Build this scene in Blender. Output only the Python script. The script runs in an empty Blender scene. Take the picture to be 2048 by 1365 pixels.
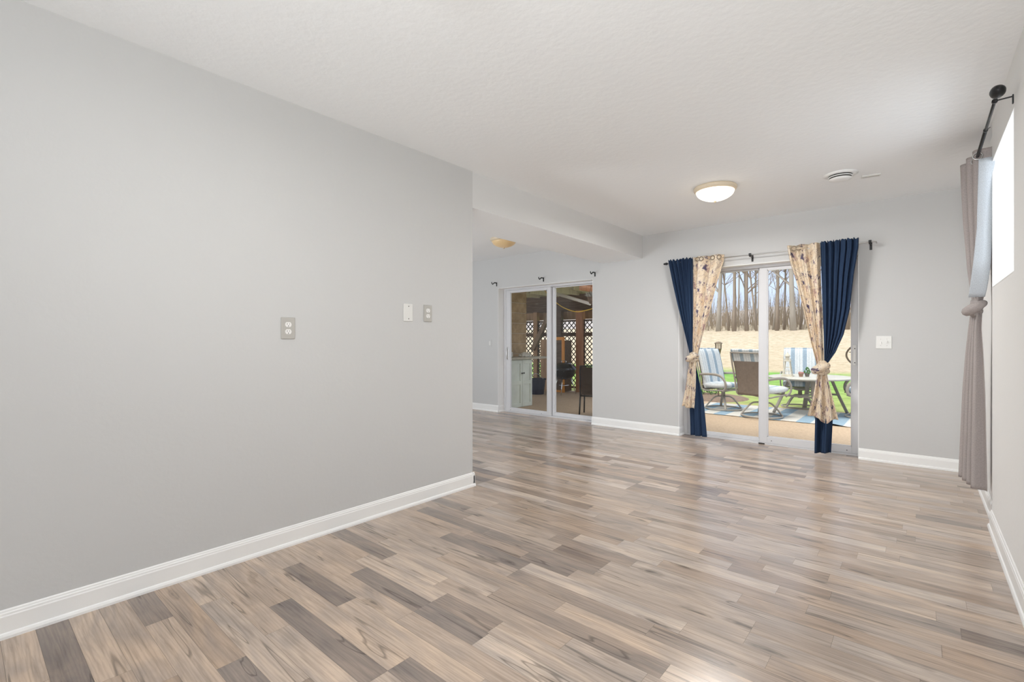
import bpy, bmesh, math, random
from mathutils import Vector, Matrix, noise

C = bpy.context.scene.collection
SC = bpy.context.scene
PI = math.pi

# ------------------------------------------------------------------ camera, sky, sun, large lights, exposure
H = 2.44                    # ceiling height
XL = -2.640                 # face of the left wall
YB = 5.607                  # face of the back wall
XR = 0.330                  # face of the right wall
XRF = 0.352                 # right wall beyond the window (a little further back)
YREAR = -1.9
XLL = -6.7                  # far left wall of the adjoining room
PZ = -0.10                  # patio level

cam_d = bpy.data.cameras.new('camera')
cam = bpy.data.objects.new('camera', cam_d)
C.objects.link(cam)
cam.location = (0, 0, 1.1244)
cam.rotation_euler = (PI / 2, 0, 0.70619)
cam_d.sensor_width = 36.0
cam_d.lens = 36.0 * 956.77 / 2048
cam_d.clip_start = 0.02
SC.camera = cam

vs = SC.view_settings
SC.display_settings.display_device = 'sRGB'
vs.view_transform = 'Standard'
vs.look = 'None'
vs.gamma = 1.0
vs.use_curve_mapping = False
vs.exposure = 0.22
SC.cycles.use_denoising = True
SC.cycles.max_bounces = 12
SC.cycles.diffuse_bounces = 9
SC.cycles.transparent_max_bounces = 16
SC.cycles.sample_clamp_indirect = 6.0

w = bpy.data.worlds.new('sky')
SC.world = w
w.use_nodes = True
wn = w.node_tree
wn.nodes.clear()
wo = wn.nodes.new('ShaderNodeOutputWorld')
wb = wn.nodes.new('ShaderNodeBackground')
wt = wn.nodes.new('ShaderNodeTexCoord')
wsep = wn.nodes.new('ShaderNodeSeparateXYZ')
wr = wn.nodes.new('ShaderNodeValToRGB')
wr.color_ramp.elements[0].position = 0.0
wr.color_ramp.elements[0].color = (0.56, 0.66, 0.84, 1)
wr.color_ramp.elements[1].position = 0.75
wr.color_ramp.elements[1].color = (1.0, 1.0, 1.0, 1)
_e = wr.color_ramp.elements.new(0.22)
_e.color = (0.52, 0.62, 0.84, 1)
wn.links.new(wt.outputs['Generated'], wsep.inputs[0])
wn.links.new(wsep.outputs['Z'], wr.inputs[0])
wn.links.new(wr.outputs[0], wb.inputs['Color'])
wb.inputs['Strength'].default_value = 1.3
wn.links.new(wb.outputs[0], wo.inputs['Surface'])

def light(name, kind, loc, energy, color=(1, 1, 1), rot=(0, 0, 0), **kw):
    d = bpy.data.lights.new(name, kind)
    d.energy = energy
    d.color = color
    for k, v in kw.items():
        setattr(d, k, v)
    o = bpy.data.objects.new(name, d)
    o.location = loc
    o.rotation_euler = rot
    C.objects.link(o)
    return o

# soft sun, high behind the house
light('sun', 'SUN', (0, -10, 20), 2.7, (1.0, 0.96, 0.91), (math.radians(28), 0, math.radians(-25)), angle=math.radians(25))
# added fill at unseen rear and adjoining-room openings; daylight through the deep side window
light('added_rear_fill', 'AREA', (-0.36, YREAR - 0.02, 1.3), 52, (0.95, 0.97, 0.975), (PI / 2 + 0.50, 0, -0.02), shape='RECTANGLE', size=1.1, size_y=1.6, spread=math.radians(112))
light('side_window_daylight', 'AREA', (0.66, 3.61, 1.83), 5, (0.93, 0.97, 1.0), (0, PI / 2, 0), shape='RECTANGLE', size=0.7, size_y=0.82)
light('added_far_room_fill', 'AREA', (-5.2, 1.13, 1.1), 64, (0.93, 0.965, 1.0), (PI / 2 + 0.5, 0, 0), shape='RECTANGLE', size=1.2, size_y=1.4)

# ------------------------------------------------------------------ helpers
def link(name, bm, mat=None, parent=None, smooth=False, loc=None):
    me = bpy.data.meshes.new(name)
    bm.normal_update()
    bm.to_mesh(me)
    bm.free()
    if smooth:
        for p in me.polygons:
            p.use_smooth = True
    o = bpy.data.objects.new(name, me)
    C.objects.link(o)
    if mat is not None:
        for m in (mat if isinstance(mat, (list, tuple)) else [mat]):
            me.materials.append(m)
    if parent is not None:
        o.parent = parent
    if loc is not None:
        o.location = loc
    return o

def thing(name, label, cat, loc=(0, 0, 0), rotz=0.0, group=None):
    o = bpy.data.objects.new(name, None)
    o.empty_display_size = 0.1
    C.objects.link(o)
    o.location = loc
    o.rotation_euler = (0, 0, rotz)
    return tag(o, label, cat, group)

def tag(o, label, cat, group=None, kind=None):
    o['label'] = label
    o['category'] = cat
    if group:
        o['group'] = group
    if kind:
        o['kind'] = kind
    return o

def struct(o, label=None, cat=None):
    o['kind'] = 'structure'
    if label:
        o['label'] = label
    if cat:
        o['category'] = cat
    return o

def copy_tree(o, parent=None):
    c = o.copy()
    C.objects.link(c)
    if parent is not None:
        c.parent = parent
    for ch in [x for x in bpy.data.objects if x.parent == o]:
        copy_tree(ch, c)
    return c

def box(bm, x0, x1, y0, y1, z0, z1, bevel=0.0, mi=0, M=None):
    vs_ = [bm.verts.new(v) for v in ((x0, y0, z0), (x1, y0, z0), (x1, y1, z0), (x0, y1, z0), (x0, y0, z1), (x1, y0, z1), (x1, y1, z1), (x0, y1, z1))]
    fs = [(0, 3, 2, 1), (4, 5, 6, 7), (0, 1, 5, 4), (1, 2, 6, 5), (2, 3, 7, 6), (3, 0, 4, 7)]
    faces = [bm.faces.new([vs_[i] for i in f]) for f in fs]
    for f in faces:
        f.material_index = mi
    if bevel > 0:
        es = list({e for f in faces for e in f.edges})
        r = bmesh.ops.bevel(bm, geom=es, offset=bevel, segments=2, affect='EDGES', profile=0.6)
        for f in r['faces']:
            f.material_index = mi
        vs_ = list({v for f in r['faces'] for v in f.verts} | {v for v in vs_ if v.is_valid})
    if M is not None:
        for v in vs_:
            if v.is_valid:
                v.co = M @ v.co
    return bm

def B(*a, **k):
    bm = bmesh.new()
    box(bm, *a, **k)
    return bm

def tube(bm, pts, r, seg=8, cap=True, flat=None):
    """tube along pts; r number or list; flat=(a,b) scales the section"""
    pts = [Vector(p) for p in pts]
    n = len(pts)
    rr = r if isinstance(r, (list, tuple)) else [r] * n
    rings = []
    up = Vector((0, 0, 1))
    prev = None
    for i, p in enumerate(pts):
        t = (pts[min(i + 1, n - 1)] - pts[max(i - 1, 0)])
        if t.length < 1e-9:
            t = Vector((0, 0, 1))
        t.normalize()
        if prev is None:
            a = up if abs(t.dot(up)) < 0.9 else Vector((1, 0, 0))
            u = t.cross(a).normalized()
        else:
            u = (prev - t * prev.dot(t))
            u = u.normalized() if u.length > 1e-6 else t.orthogonal().normalized()
        v = t.cross(u).normalized()
        prev = u
        fa, fb = flat if flat else (1, 1)
        rings.append([bm.verts.new(p + u * (rr[i] * fa * math.cos(2 * PI * k / seg)) + v * (rr[i] * fb * math.sin(2 * PI * k / seg))) for k in range(seg)])
    for i in range(n - 1):
        for k in range(seg):
            bm.faces.new((rings[i][k], rings[i][(k + 1) % seg], rings[i + 1][(k + 1) % seg], rings[i + 1][k]))
    if cap:
        bm.faces.new(list(reversed(rings[0])))
        bm.faces.new(rings[-1])
    return bm

def bar(bm, p0, p1, w_, d_, side=None):
    """rectangular bar from p0 to p1"""
    p0, p1 = Vector(p0), Vector(p1)
    t = (p1 - p0).normalized()
    s = Vector(side) if side else (Vector((0, 0, 1)) if abs(t.z) < 0.9 else Vector((1, 0, 0)))
    u = t.cross(s).normalized()
    v = t.cross(u).normalized()
    a = []
    for p in (p0, p1):
        a.append([bm.verts.new(p + u * (sx * w_ / 2) + v * (sy * d_ / 2)) for sx, sy in ((-1, -1), (1, -1), (1, 1), (-1, 1))])
    for k in range(4):
        bm.faces.new((a[0][k], a[0][(k + 1) % 4], a[1][(k + 1) % 4], a[1][k]))
    bm.faces.new(list(reversed(a[0])))
    bm.faces.new(a[1])
    return bm

def lathe(bm, prof, seg=32, axis='Z', at=(0, 0, 0), cap=True, mi=0):
    """prof: list of (r, h)"""
    rings = []
    at = Vector(at)
    for r, h in prof:
        ring = []
        for k in range(seg):
            a = 2 * PI * k / seg
            c, s = r * math.cos(a), r * math.sin(a)
            v = {'Z': (c, s, h), 'Y': (c, h, s), 'X': (h, c, s)}[axis]
            ring.append(bm.verts.new(at + Vector(v)))
        rings.append(ring)
    fs = []
    for i in range(len(rings) - 1):
        for k in range(seg):
            fs.append(bm.faces.new((rings[i][k], rings[i][(k + 1) % seg], rings[i + 1][(k + 1) % seg], rings[i + 1][k])))
    if cap:
        fs.append(bm.faces.new(list(reversed(rings[0]))))
        fs.append(bm.faces.new(rings[-1]))
    for f in fs:
        f.material_index = mi
    bmesh.ops.recalc_face_normals(bm, faces=fs)
    return bm

def arc(p0, p1, p2, n=10):
    """quadratic curve"""
    p0, p1, p2 = Vector(p0), Vector(p1), Vector(p2)
    return [p0 * (1 - t) ** 2 + p1 * 2 * t * (1 - t) + p2 * t * t for t in [i / n for i in range(n + 1)]]

def smooth_curve(pts, n=6):
    """Catmull-Rom through pts"""
    P = [Vector(p) for p in pts]
    P = [P[0] * 2 - P[1]] + P + [P[-1] * 2 - P[-2]]
    out = []
    for i in range(1, len(P) - 2):
        for k in range(n):
            t = k / n
            a, b, c, d = P[i - 1], P[i], P[i + 1], P[i + 2]
            out.append(0.5 * ((2 * b) + (c - a) * t + (2 * a - 5 * b + 4 * c - d) * t * t + (-a + 3 * b - 3 * c + d) * t ** 3))
    out.append(P[-2])
    return out

# ------------------------------------------------------------------ materials
def new_mat(name):
    m = bpy.data.materials.new(name)
    m.use_nodes = True
    nt = m.node_tree
    bs = nt.nodes['Principled BSDF']
    return m, nt, bs

def N(nt, kind, **kw):
    n = nt.nodes.new(kind)
    for k, v in kw.items():
        if k in n.inputs.keys():
            n.inputs[k].default_value = v
        else:
            setattr(n, k, v)
    return n

def ramp(nt, stops, interp='LINEAR'):
    r = nt.nodes.new('ShaderNodeValToRGB')
    r.color_ramp.interpolation = interp
    els = r.color_ramp.elements
    while len(els) < len(stops):
        els.new(0.5)
    for e, (p, c) in zip(els, stops):
        e.position = p
        e.color = (c[0], c[1], c[2], 1) if not isinstance(c, (int, float)) else (c, c, c, 1)
    return r

def simple(name, col, rough=0.5, metal=0.0, bump=0.0, bscale=80.0, var=0.0, vscale=6.0, spec=0.5, coords='Object'):
    m, nt, bs = new_mat(name)
    bs.inputs['Base Color'].default_value = (*col, 1)
    bs.inputs['Roughness'].default_value = rough
    bs.inputs['Metallic'].default_value = metal
    bs.inputs['Specular IOR Level'].default_value = spec
    tc = N(nt, 'ShaderNodeTexCoord')
    if var > 0:
        nz = N(nt, 'ShaderNodeTexNoise', Scale=vscale, Detail=4.0)
        nt.links.new(tc.outputs[coords], nz.inputs['Vector'])
        a = tuple(max(0, c * (1 - var)) for c in col)
        b = tuple(min(1, c * (1 + var)) for c in col)
        r = ramp(nt, [(0.3, a), (0.7, b)])
        nt.links.new(nz.outputs['Fac'], r.inputs[0])
        nt.links.new(r.outputs[0], bs.inputs['Base Color'])
    if bump > 0:
        nz2 = N(nt, 'ShaderNodeTexNoise', Scale=bscale, Detail=3.0)
        nt.links.new(tc.outputs[coords], nz2.inputs['Vector'])
        bp = N(nt, 'ShaderNodeBump', Strength=bump, Distance=0.01)
        nt.links.new(nz2.outputs['Fac'], bp.inputs['Height'])
        nt.links.new(bp.outputs[0], bs.inputs['Normal'])
    return m

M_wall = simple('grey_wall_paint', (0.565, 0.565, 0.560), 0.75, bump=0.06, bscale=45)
M_wallr = simple('pale_right_wall', (0.79, 0.79, 0.78), 0.75, bump=0.06, bscale=45)  # right wall, paler base colour than the grey walls
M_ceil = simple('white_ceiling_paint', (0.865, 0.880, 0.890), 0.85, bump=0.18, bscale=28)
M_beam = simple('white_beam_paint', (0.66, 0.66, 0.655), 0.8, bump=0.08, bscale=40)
M_trim = simple('white_trim_paint', (0.84, 0.84, 0.83), 0.4)
M_vinyl = simple('white_vinyl', (0.64, 0.64, 0.655), 0.35)
M_black = simple('black_metal', (0.012, 0.012, 0.013), 0.4, spec=0.4)
M_dark = simple('dark_gap', (0.09, 0.07, 0.055), 0.9)
M_plate = simple('plastic_plate', (0.45, 0.435, 0.405), 0.4)
M_platew = simple('pale_plastic_plate', (0.72, 0.715, 0.69), 0.35)
M_socket = simple('white_plastic', (0.82, 0.81, 0.79), 0.35)
M_slot = simple('slot_black', (0.03, 0.028, 0.025), 0.6)
M_silver = simple('brushed_nickel', (0.55, 0.54, 0.53), 0.35, 1.0)
M_chrome = simple('chrome', (0.75, 0.75, 0.76), 0.2, 1.0)
M_bronze = simple('bronze_metal', (0.22, 0.17, 0.12), 0.4, 0.5)
M_cream = simple('antique_cream_metal', (0.62, 0.50, 0.36), 0.5)

def glass_mat():
    m = bpy.data.materials.new('window_glass')
    m.use_nodes = True
    nt = m.node_tree
    nt.nodes.clear()
    o = N(nt, 'ShaderNodeOutputMaterial')
    t = N(nt, 'ShaderNodeBsdfTransparent')
    t.inputs[0].default_value = (0.985, 0.99, 0.985, 1)
    g = N(nt, 'ShaderNodeBsdfGlossy', Roughness=0.01)
    lw = N(nt, 'ShaderNodeLayerWeight', Blend=0.5)
    pw = N(nt, 'ShaderNodeMath', operation='POWER')
    pw.inputs[1].default_value = 5.0
    nt.links.new(lw.outputs['Facing'], pw.inputs[0])
    f = N(nt, 'ShaderNodeMath', operation='MULTIPLY_ADD')
    f.inputs[1].default_value = 0.6
    f.inputs[2].default_value = 0.025
    nt.links.new(pw.outputs[0], f.inputs[0])
    mx = N(nt, 'ShaderNodeMixShader')
    nt.links.new(f.outputs[0], mx.inputs[0])
    nt.links.new(t.outputs[0], mx.inputs[1])
    nt.links.new(g.outputs[0], mx.inputs[2])
    nt.links.new(mx.outputs[0], o.inputs[0])
    return m
M_glass = glass_mat()

def emit_mat(name, col, strength, base=(0.9, 0.85, 0.75)):
    m, nt, bs = new_mat(name)
    bs.inputs['Base Color'].default_value = (*base, 1)
    bs.inputs['Roughness'].default_value = 0.3
    bs.inputs['Emission Color'].default_value = (*col, 1)
    bs.inputs['Emission Strength'].default_value = strength
    return m
M_bowl_on = emit_mat('frosted_glass_lit', (1.0, 0.86, 0.66), 3.2)
M_bowl_amber = emit_mat('amber_glass_dim', (0.85, 0.52, 0.22), 0.12, (0.62, 0.47, 0.27))  # slight glow put into the glass of the unlit lamp

def floor_mat():
    m, nt, bs = new_mat('laminate_planks')
    uv = N(nt, 'ShaderNodeUVMap', uv_map='plank')
    at = N(nt, 'ShaderNodeAttribute', attribute_name='tone')
    sep = N(nt, 'ShaderNodeSeparateColor')
    nt.links.new(at.outputs['Color'], sep.inputs[0])
    # base tone
    r = ramp(nt, [(0.0, (0.185, 0.145, 0.122)), (0.25, (0.270, 0.210, 0.172)), (0.5, (0.400, 0.315, 0.252)), (0.75, (0.500, 0.402, 0.325)), (1.0, (0.600, 0.505, 0.425))])
    nt.links.new(sep.outputs['Red'], r.inputs[0])
    # long grain
    mp = N(nt, 'ShaderNodeMapping')
    mp.inputs['Scale'].default_value = (3.2, 70.0, 1.0)
    nt.links.new(uv.outputs[0], mp.inputs[0])
    n1 = N(nt, 'ShaderNodeTexNoise', Scale=1.0, Detail=6.0, Roughness=0.65, Distortion=0.6)
    nt.links.new(mp.outputs[0], n1.inputs['Vector'])
    # soft patches
    mp2 = N(nt, 'ShaderNodeMapping')
    mp2.inputs['Scale'].default_value = (2.6, 9.0, 1.0)
    nt.links.new(uv.outputs[0], mp2.inputs[0])
    n2 = N(nt, 'ShaderNodeTexNoise', Scale=1.0, Detail=3.0, Distortion=1.2)
    nt.links.new(mp2.outputs[0], n2.inputs['Vector'])
    # cathedral figure
    mp3 = N(nt, 'ShaderNodeMapping')
    mp3.inputs['Scale'].default_value = (1.1, 10.0, 1.0)
    nt.links.new(uv.outputs[0], mp3.inputs[0])
    wv = N(nt, 'ShaderNodeTexWave', Scale=2.6, Distortion=14.0, Detail=4.0)
    wv.inputs['Detail Scale'].default_value = 0.7
    wv.bands_direction = 'Y'
    nt.links.new(mp3.outputs[0], wv.inputs['Vector'])
    # cracks / knots
    mp4 = N(nt, 'ShaderNodeMapping')
    mp4.inputs['Scale'].default_value = (2.4, 9.0, 1.0)
    nt.links.new(uv.outputs[0], mp4.inputs[0])
    n4 = N(nt, 'ShaderNodeTexNoise', Scale=3.0, Detail=2.0)
    nt.links.new(mp4.outputs[0], n4.inputs['Vector'])
    mixv = N(nt, 'ShaderNodeMix', data_type='VECTOR')
    mixv.inputs['Factor'].default_value = 0.25
    nt.links.new(mp4.outputs[0], mixv.inputs['A'])
    nt.links.new(n4.outputs['Color'], mixv.inputs['B'])
    vo = N(nt, 'ShaderNodeTexVoronoi', Scale=1.0)
    nt.links.new(mixv.outputs['Result'], vo.inputs['Vector'])
    rk = ramp(nt, [(0.0, 0.28), (0.05, 0.50), (0.085, 0.80), (0.11, 0.72), (0.16, 1.0)])
    nt.links.new(vo.outputs['Distance'], rk.inputs[0])
    mp5 = N(nt, 'ShaderNodeMapping')
    mp5.inputs['Scale'].default_value = (1.3, 20.0, 1.0)
    nt.links.new(uv.outputs[0], mp5.inputs[0])
    n5 = N(nt, 'ShaderNodeTexNoise', Scale=1.0, Detail=1.0, Distortion=0.8)
    nt.links.new(mp5.outputs[0], n5.inputs['Vector'])
    rc = ramp(nt, [(0.635, 1.0), (0.655, 0.60), (0.668, 0.50), (0.685, 0.92)])
    nt.links.new(n5.outputs['Fac'], rc.inputs[0])
    r1 = ramp(nt, [(0.28, 0.70), (0.48, 1.0), (0.70, 1.16)])
    nt.links.new(n1.outputs['Fac'], r1.inputs[0])
    r2 = ramp(nt, [(0.30, (0.78, 0.80, 0.84)), (0.7, (1.16, 1.12, 1.07))])
    nt.links.new(n2.outputs['Fac'], r2.inputs[0])
    r3 = ramp(nt, [(0.0, 0.92), (0.5, 1.01), (1.0, 1.03)])
    nt.links.new(wv.outputs['Fac'], r3.inputs[0])
    cur = r.outputs[0]
    for nd in (r1, r2, r3, rk, rc):
        mx = N(nt, 'ShaderNodeMix', data_type='RGBA', blend_type='MULTIPLY')
        mx.inputs['Factor'].default_value = 1.0
        nt.links.new(cur, mx.inputs['A'])
        nt.links.new(nd.outputs[0], mx.inputs['B'])
        cur = mx.outputs['Result']
    # grey / warm shift per plank
    hs = N(nt, 'ShaderNodeHueSaturation')
    mr = N(nt, 'ShaderNodeMapRange')
    mr.inputs['To Min'].default_value = 0.62
    mr.inputs['To Max'].default_value = 1.12
    nt.links.new(sep.outputs['Green'], mr.inputs['Value'])
    nt.links.new(mr.outputs[0], hs.inputs['Saturation'])
    nt.links.new(cur, hs.inputs['Color'])
    nt.links.new(hs.outputs[0], bs.inputs['Base Color'])
    bs.inputs['Roughness'].default_value = 0.21
    bs.inputs['Specular IOR Level'].default_value = 0.62
    bp = N(nt, 'ShaderNodeBump', Strength=0.06, Distance=0.004)
    nt.links.new(n1.outputs['Fac'], bp.inputs['Height'])
    nt.links.new(bp.outputs[0], bs.inputs['Normal'])
    return m
M_floor = floor_mat()

def cloth_mat(name, col, transl=0.25, rough=0.9, weave=0.25, var=0.12):
    m, nt, bs = new_mat(name)
    out = nt.nodes['Material Output']
    uv = N(nt, 'ShaderNodeUVMap', uv_map='cloth')
    nz = N(nt, 'ShaderNodeTexNoise', Scale=130.0, Detail=3.0)
    nt.links.new(uv.outputs[0], nz.inputs['Vector'])
    r = ramp(nt, [(0.3, tuple(c * (1 - var) for c in col)), (0.7, tuple(min(1, c * (1 + var)) for c in col))])
    nt.links.new(nz.outputs['Fac'], r.inputs[0])
    nt.links.new(r.outputs[0], bs.inputs['Base Color'])
    bs.inputs['Roughness'].default_value = rough
    bs.inputs['Specular IOR Level'].default_value = 0.2
    bp = N(nt, 'ShaderNodeBump', Strength=weave, Distance=0.002)
    nt.links.new(nz.outputs['Fac'], bp.inputs['Height'])
    nt.links.new(bp.outputs[0], bs.inputs['Normal'])
    tr = N(nt, 'ShaderNodeBsdfTranslucent')
    nt.links.new(r.outputs[0], tr.inputs[0])
    mx = N(nt, 'ShaderNodeMixShader')
    mx.inputs[0].default_value = transl
    nt.links.new(bs.outputs[0], mx.inputs[1])
    nt.links.new(tr.outputs[0], mx.inputs[2])
    nt.links.new(mx.outputs[0], out.inputs[0])
    return m
M_navy = cloth_mat('navy_cloth', (0.024, 0.046, 0.095), 0.12)
M_greycloth = cloth_mat('grey_linen_cloth', (0.50, 0.45, 0.435), 0.30)
M_lining = cloth_mat('white_lining_cloth', (0.75, 0.79, 0.83), 0.45)

def floral_mat():
    m, nt, bs = new_mat('floral_cloth')
    out = nt.nodes['Material Output']
    uv = N(nt, 'ShaderNodeUVMap', uv_map='cloth')
    nd = N(nt, 'ShaderNodeTexNoise', Scale=9.0, Detail=3.0)
    nt.links.new(uv.outputs[0], nd.inputs['Vector'])
    mv = N(nt, 'ShaderNodeMix', data_type='VECTOR')
    mv.inputs['Factor'].default_value = 0.12
    nt.links.new(uv.outputs[0], mv.inputs['A'])
    nt.links.new(nd.outputs['Color'], mv.inputs['B'])
    base = ramp(nt, [(0.35, (0.84, 0.70, 0.52)), (0.65, (0.92, 0.84, 0.71))])
    nt.links.new(nd.outputs['Fac'], base.inputs[0])
    cur = base.outputs[0]
    # large rosy / purple blooms, small navy leaves, thin twigs
    for scale, lo, hi, col, inv in ((7.0, 0.22, 0.32, (0.58, 0.42, 0.37), 0), (8.5, 0.20, 0.26, (0.13, 0.11, 0.19), 0), (15.0, 0.16, 0.21, (0.22, 0.17, 0.22), 0), (27.0, 0.15, 0.20, (0.32, 0.23, 0.24), 0)):
        v = N(nt, 'ShaderNodeTexVoronoi', Scale=scale)
        nt.links.new(mv.outputs['Result'], v.inputs['Vector'])
        n = N(nt, 'ShaderNodeTexNoise', Scale=scale * 4.5, Detail=3.0, Roughness=0.7)
        nt.links.new(uv.outputs[0], n.inputs['Vector'])
        ad = N(nt, 'ShaderNodeMath', operation='MULTIPLY_ADD')
        ad.inputs[1].default_value = 0.9
        nt.links.new(n.outputs['Fac'], ad.inputs[0])
        sb = N(nt, 'ShaderNodeMath', operation='SUBTRACT')
        nt.links.new(v.outputs['Distance'], ad.inputs[2])
        nt.links.new(ad.outputs[0], sb.inputs[0])
        sb.inputs[1].default_value = 0.42
        r = ramp(nt, [(lo, 1.0), (hi, 0.0)])
        nt.links.new(sb.outputs[0], r.inputs[0])
        mx = N(nt, 'ShaderNodeMix', data_type='RGBA')
        nt.links.new(r.outputs[0], mx.inputs['Factor'])
        nt.links.new(cur, mx.inputs['A'])
        mx.inputs['B'].default_value = (*col, 1)
        cur = mx.outputs['Result']
    ve = N(nt, 'ShaderNodeTexVoronoi', Scale=13.0, feature='DISTANCE_TO_EDGE')
    nt.links.new(mv.outputs['Result'], ve.inputs['Vector'])
    rn = ramp(nt, [(0.02, 0.35), (0.05, 0.0)])
    nt.links.new(ve.outputs['Distance'], rn.inputs[0])
    mx = N(nt, 'ShaderNodeMix', data_type='RGBA')
    nt.links.new(rn.outputs[0], mx.inputs['Factor'])
    nt.links.new(cur, mx.inputs['A'])
    mx.inputs['B'].default_value = (0.30, 0.21, 0.19, 1)
    cur = mx.outputs['Result']
    nt.links.new(cur, bs.inputs['Base Color'])
    bs.inputs['Roughness'].default_value = 0.9
    bs.inputs['Specular IOR Level'].default_value = 0.2
    tr = N(nt, 'ShaderNodeBsdfTranslucent')
    nt.links.new(cur, tr.inputs[0])
    ms = N(nt, 'ShaderNodeMixShader')
    ms.inputs[0].default_value = 0.35
    nt.links.new(bs.outputs[0], ms.inputs[1])
    nt.links.new(tr.outputs[0], ms.inputs[2])
    nt.links.new(ms.outputs[0], out.inputs[0])
    return m
M_floral = floral_mat()

# ------------------------------------------------------------------ floor
PITCH, Y00 = 0.094, 0.119
OVR = {  # plank ends and tones read off the photograph: row -> [(x_end, tone, warmth), ...] from the left wall
    -2: [(-2.0, .62, .9), (-1.2, .3, .6)], -1: [(-2.25, .6, .9), (-1.3, .55, .9)], 0: [(-2.2, .72, .9), (-1.5, .62, .8)],
    1: [(-1.55, .16, .5), (-0.9, .6, .8)], 2: [(-2.05, .70, .85), (-1.2, .55, .9)], 3: [(-1.9, .62, .9), (-1.2, .5, 1.)],
    4: [(-2.32, .17, .5), (-1.4, .68, .9), (-.8, .55, .8)], 5: [(-1.83, .52, 1.), (-1.25, .2, .3), (-.5, .6, .7)],
    6: [(-2.325, .78, .8), (-1.55, .66, .6), (-.9, .5, .8)], 7: [(-1.9, .55, .7), (-1.25, .7, .7), (-.6, .5, .7)],
    8: [(-2.09, .55, .8), (-1.38, .18, .4), (-.7, .72, .7)], 9: [(-1.38, .66, .8), (-.75, .22, .3), (-.1, .6, .7)],
    10: [(-2.39, .6, .7), (-1.877, .2, .5), (-1.1, .7, .8)], 11: [(-1.6, .66, .8), (-.9, .6, .7)],
    12: [(-2.09, .62, .8), (-1.60, .22, .35), (-1.26, .26, .3), (-.6, .85, .6)], 13: [(-2.2, .6, .8), (-1.60, .78, .7), (-1.27, .3, .5), (-.7, .7, .6)],
    14: [(-2.10, .28, .4), (-1.7, .8, .7), (-1.0, .6, .7)], 15: [(-2.3, .62, .7), (-1.45, .7, .6), (-.66, .36, .5), (0, .85, .6)],
    16: [(-1.9, .66, .6), (-1.16, .55, .7), (-.3, .74, .8)], 17: [(-1.5, .6, .6), (-.8, .4, .5), (-.1, .4, .6)],
    18: [(-2.09, .6, .7), (-1.5, .22, .3), (-.705, .8, .5)], 20: [(-2.54, .5, .6), (-1.95, .24, .3), (-1.2, .34, .4), (-.5, .66, .5)],
    21: [(-2.2, .5, .6), (-1.5, .65, .6)], 22: [(-2.3, .3, .3), (-1.6, .55, .5)],
}
def build_floor():
    rnd = random.Random(11)
    bm = bmesh.new()
    uvl = bm.loops.layers.uv.new('plank')
    col = bm.loops.layers.float_color.new('tone')
    g = 0.0004
    k0 = int((YREAR - Y00) / PITCH) - 1
    k1 = int((YB + 0.15 - Y00) / PITCH) + 1
    for k in range(k0, k1 + 1):
        ya, yb = Y00 + k * PITCH, Y00 + (k + 1) * PITCH
        ya = max(ya, YREAR)
        yb = min(yb, YB + 0.135)
        if yb - ya < 0.005:
            continue
        segs = []
        x = XL + 0.0
        if k in OVR:
            for xe, t, wm in OVR[k]:
                segs.append((x, xe, t, wm))
                x = xe
        while x < XR + 0.05:
            L = rnd.choice([0.3, 0.42, 0.5, 0.64, 0.78, 0.95])
            t = min(1, max(0, rnd.gauss(0.60, 0.13)))
            if rnd.random() < (0.16 if x < -1.4 else 0.05):
                t = rnd.uniform(0.18, 0.36)
            segs.append((x, x + L, t, rnd.uniform(0.25, 0.9)))
            x += L
        x = XL
        while x > XLL:
            L = rnd.choice([0.3, 0.42, 0.5, 0.64, 0.78, 0.95])
            segs.append((x - L, x, min(1, max(0, rnd.gauss(0.58, 0.18))), rnd.uniform(0.25, 0.9)))
            x -= L
        for xa, xb, t, wm in segs:
            xa2, xb2 = max(xa, XLL), min(xb, XR + 0.06)
            if xb2 - xa2 < 0.01:
                continue
            vv = [bm.verts.new((px, py, 0)) for px, py in ((xa2 + g, ya + g), (xb2 - g, ya + g), (xb2 - g, yb - g), (xa2 + g, yb - g))]
            f = bm.faces.new(vv)
            ou, ov = rnd.uniform(0, 50), rnd.uniform(0, 50)
            for lp in f.loops:
                lp[uvl].uv = (lp.vert.co.x + ou, lp.vert.co.y + ov)
                lp[col] = (t, wm, 0, 1)
    o = box(bm, XLL - 0.1, XR + 0.4, YREAR - 0.1, YB + 0.15, -0.09, -0.0012, mi=1)
    return struct(link('floor', bm, [M_floor, M_dark]))
build_floor()

# ------------------------------------------------------------------ room shell
ZD = 1.957                                        # top of both door openings
D1 = (-5.070, -3.352)
D2 = (-2.180, -0.444)
WT = 0.22
bm = bmesh.new()
for a, b in ((XLL - 0.2, D1[0]), (D1[1], D2[0]), (D2[1], XR + 0.45)):
    box(bm, a, b, YB, YB + WT, -0.09, H)
for a, b in (D1, D2):
    box(bm, a, b, YB, YB + WT, ZD, H)
struct(link('wall_back', bm, M_wall))

struct(link('wall_left', B(XL - 0.12, XL, YREAR, 2.624, 0, H), M_wall))
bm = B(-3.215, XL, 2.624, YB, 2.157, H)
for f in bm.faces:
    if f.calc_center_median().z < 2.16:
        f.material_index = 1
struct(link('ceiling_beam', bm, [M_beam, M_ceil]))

WY0, WY1, WZ0, WZ1 = 3.183, 4.044, 1.445, 2.203
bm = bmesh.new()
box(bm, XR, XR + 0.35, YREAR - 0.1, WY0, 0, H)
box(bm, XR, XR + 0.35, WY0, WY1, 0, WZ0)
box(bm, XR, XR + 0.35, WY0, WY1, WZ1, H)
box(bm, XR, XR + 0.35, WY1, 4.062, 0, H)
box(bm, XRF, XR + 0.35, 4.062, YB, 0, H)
struct(link('wall_right', bm, M_wallr))

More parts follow.
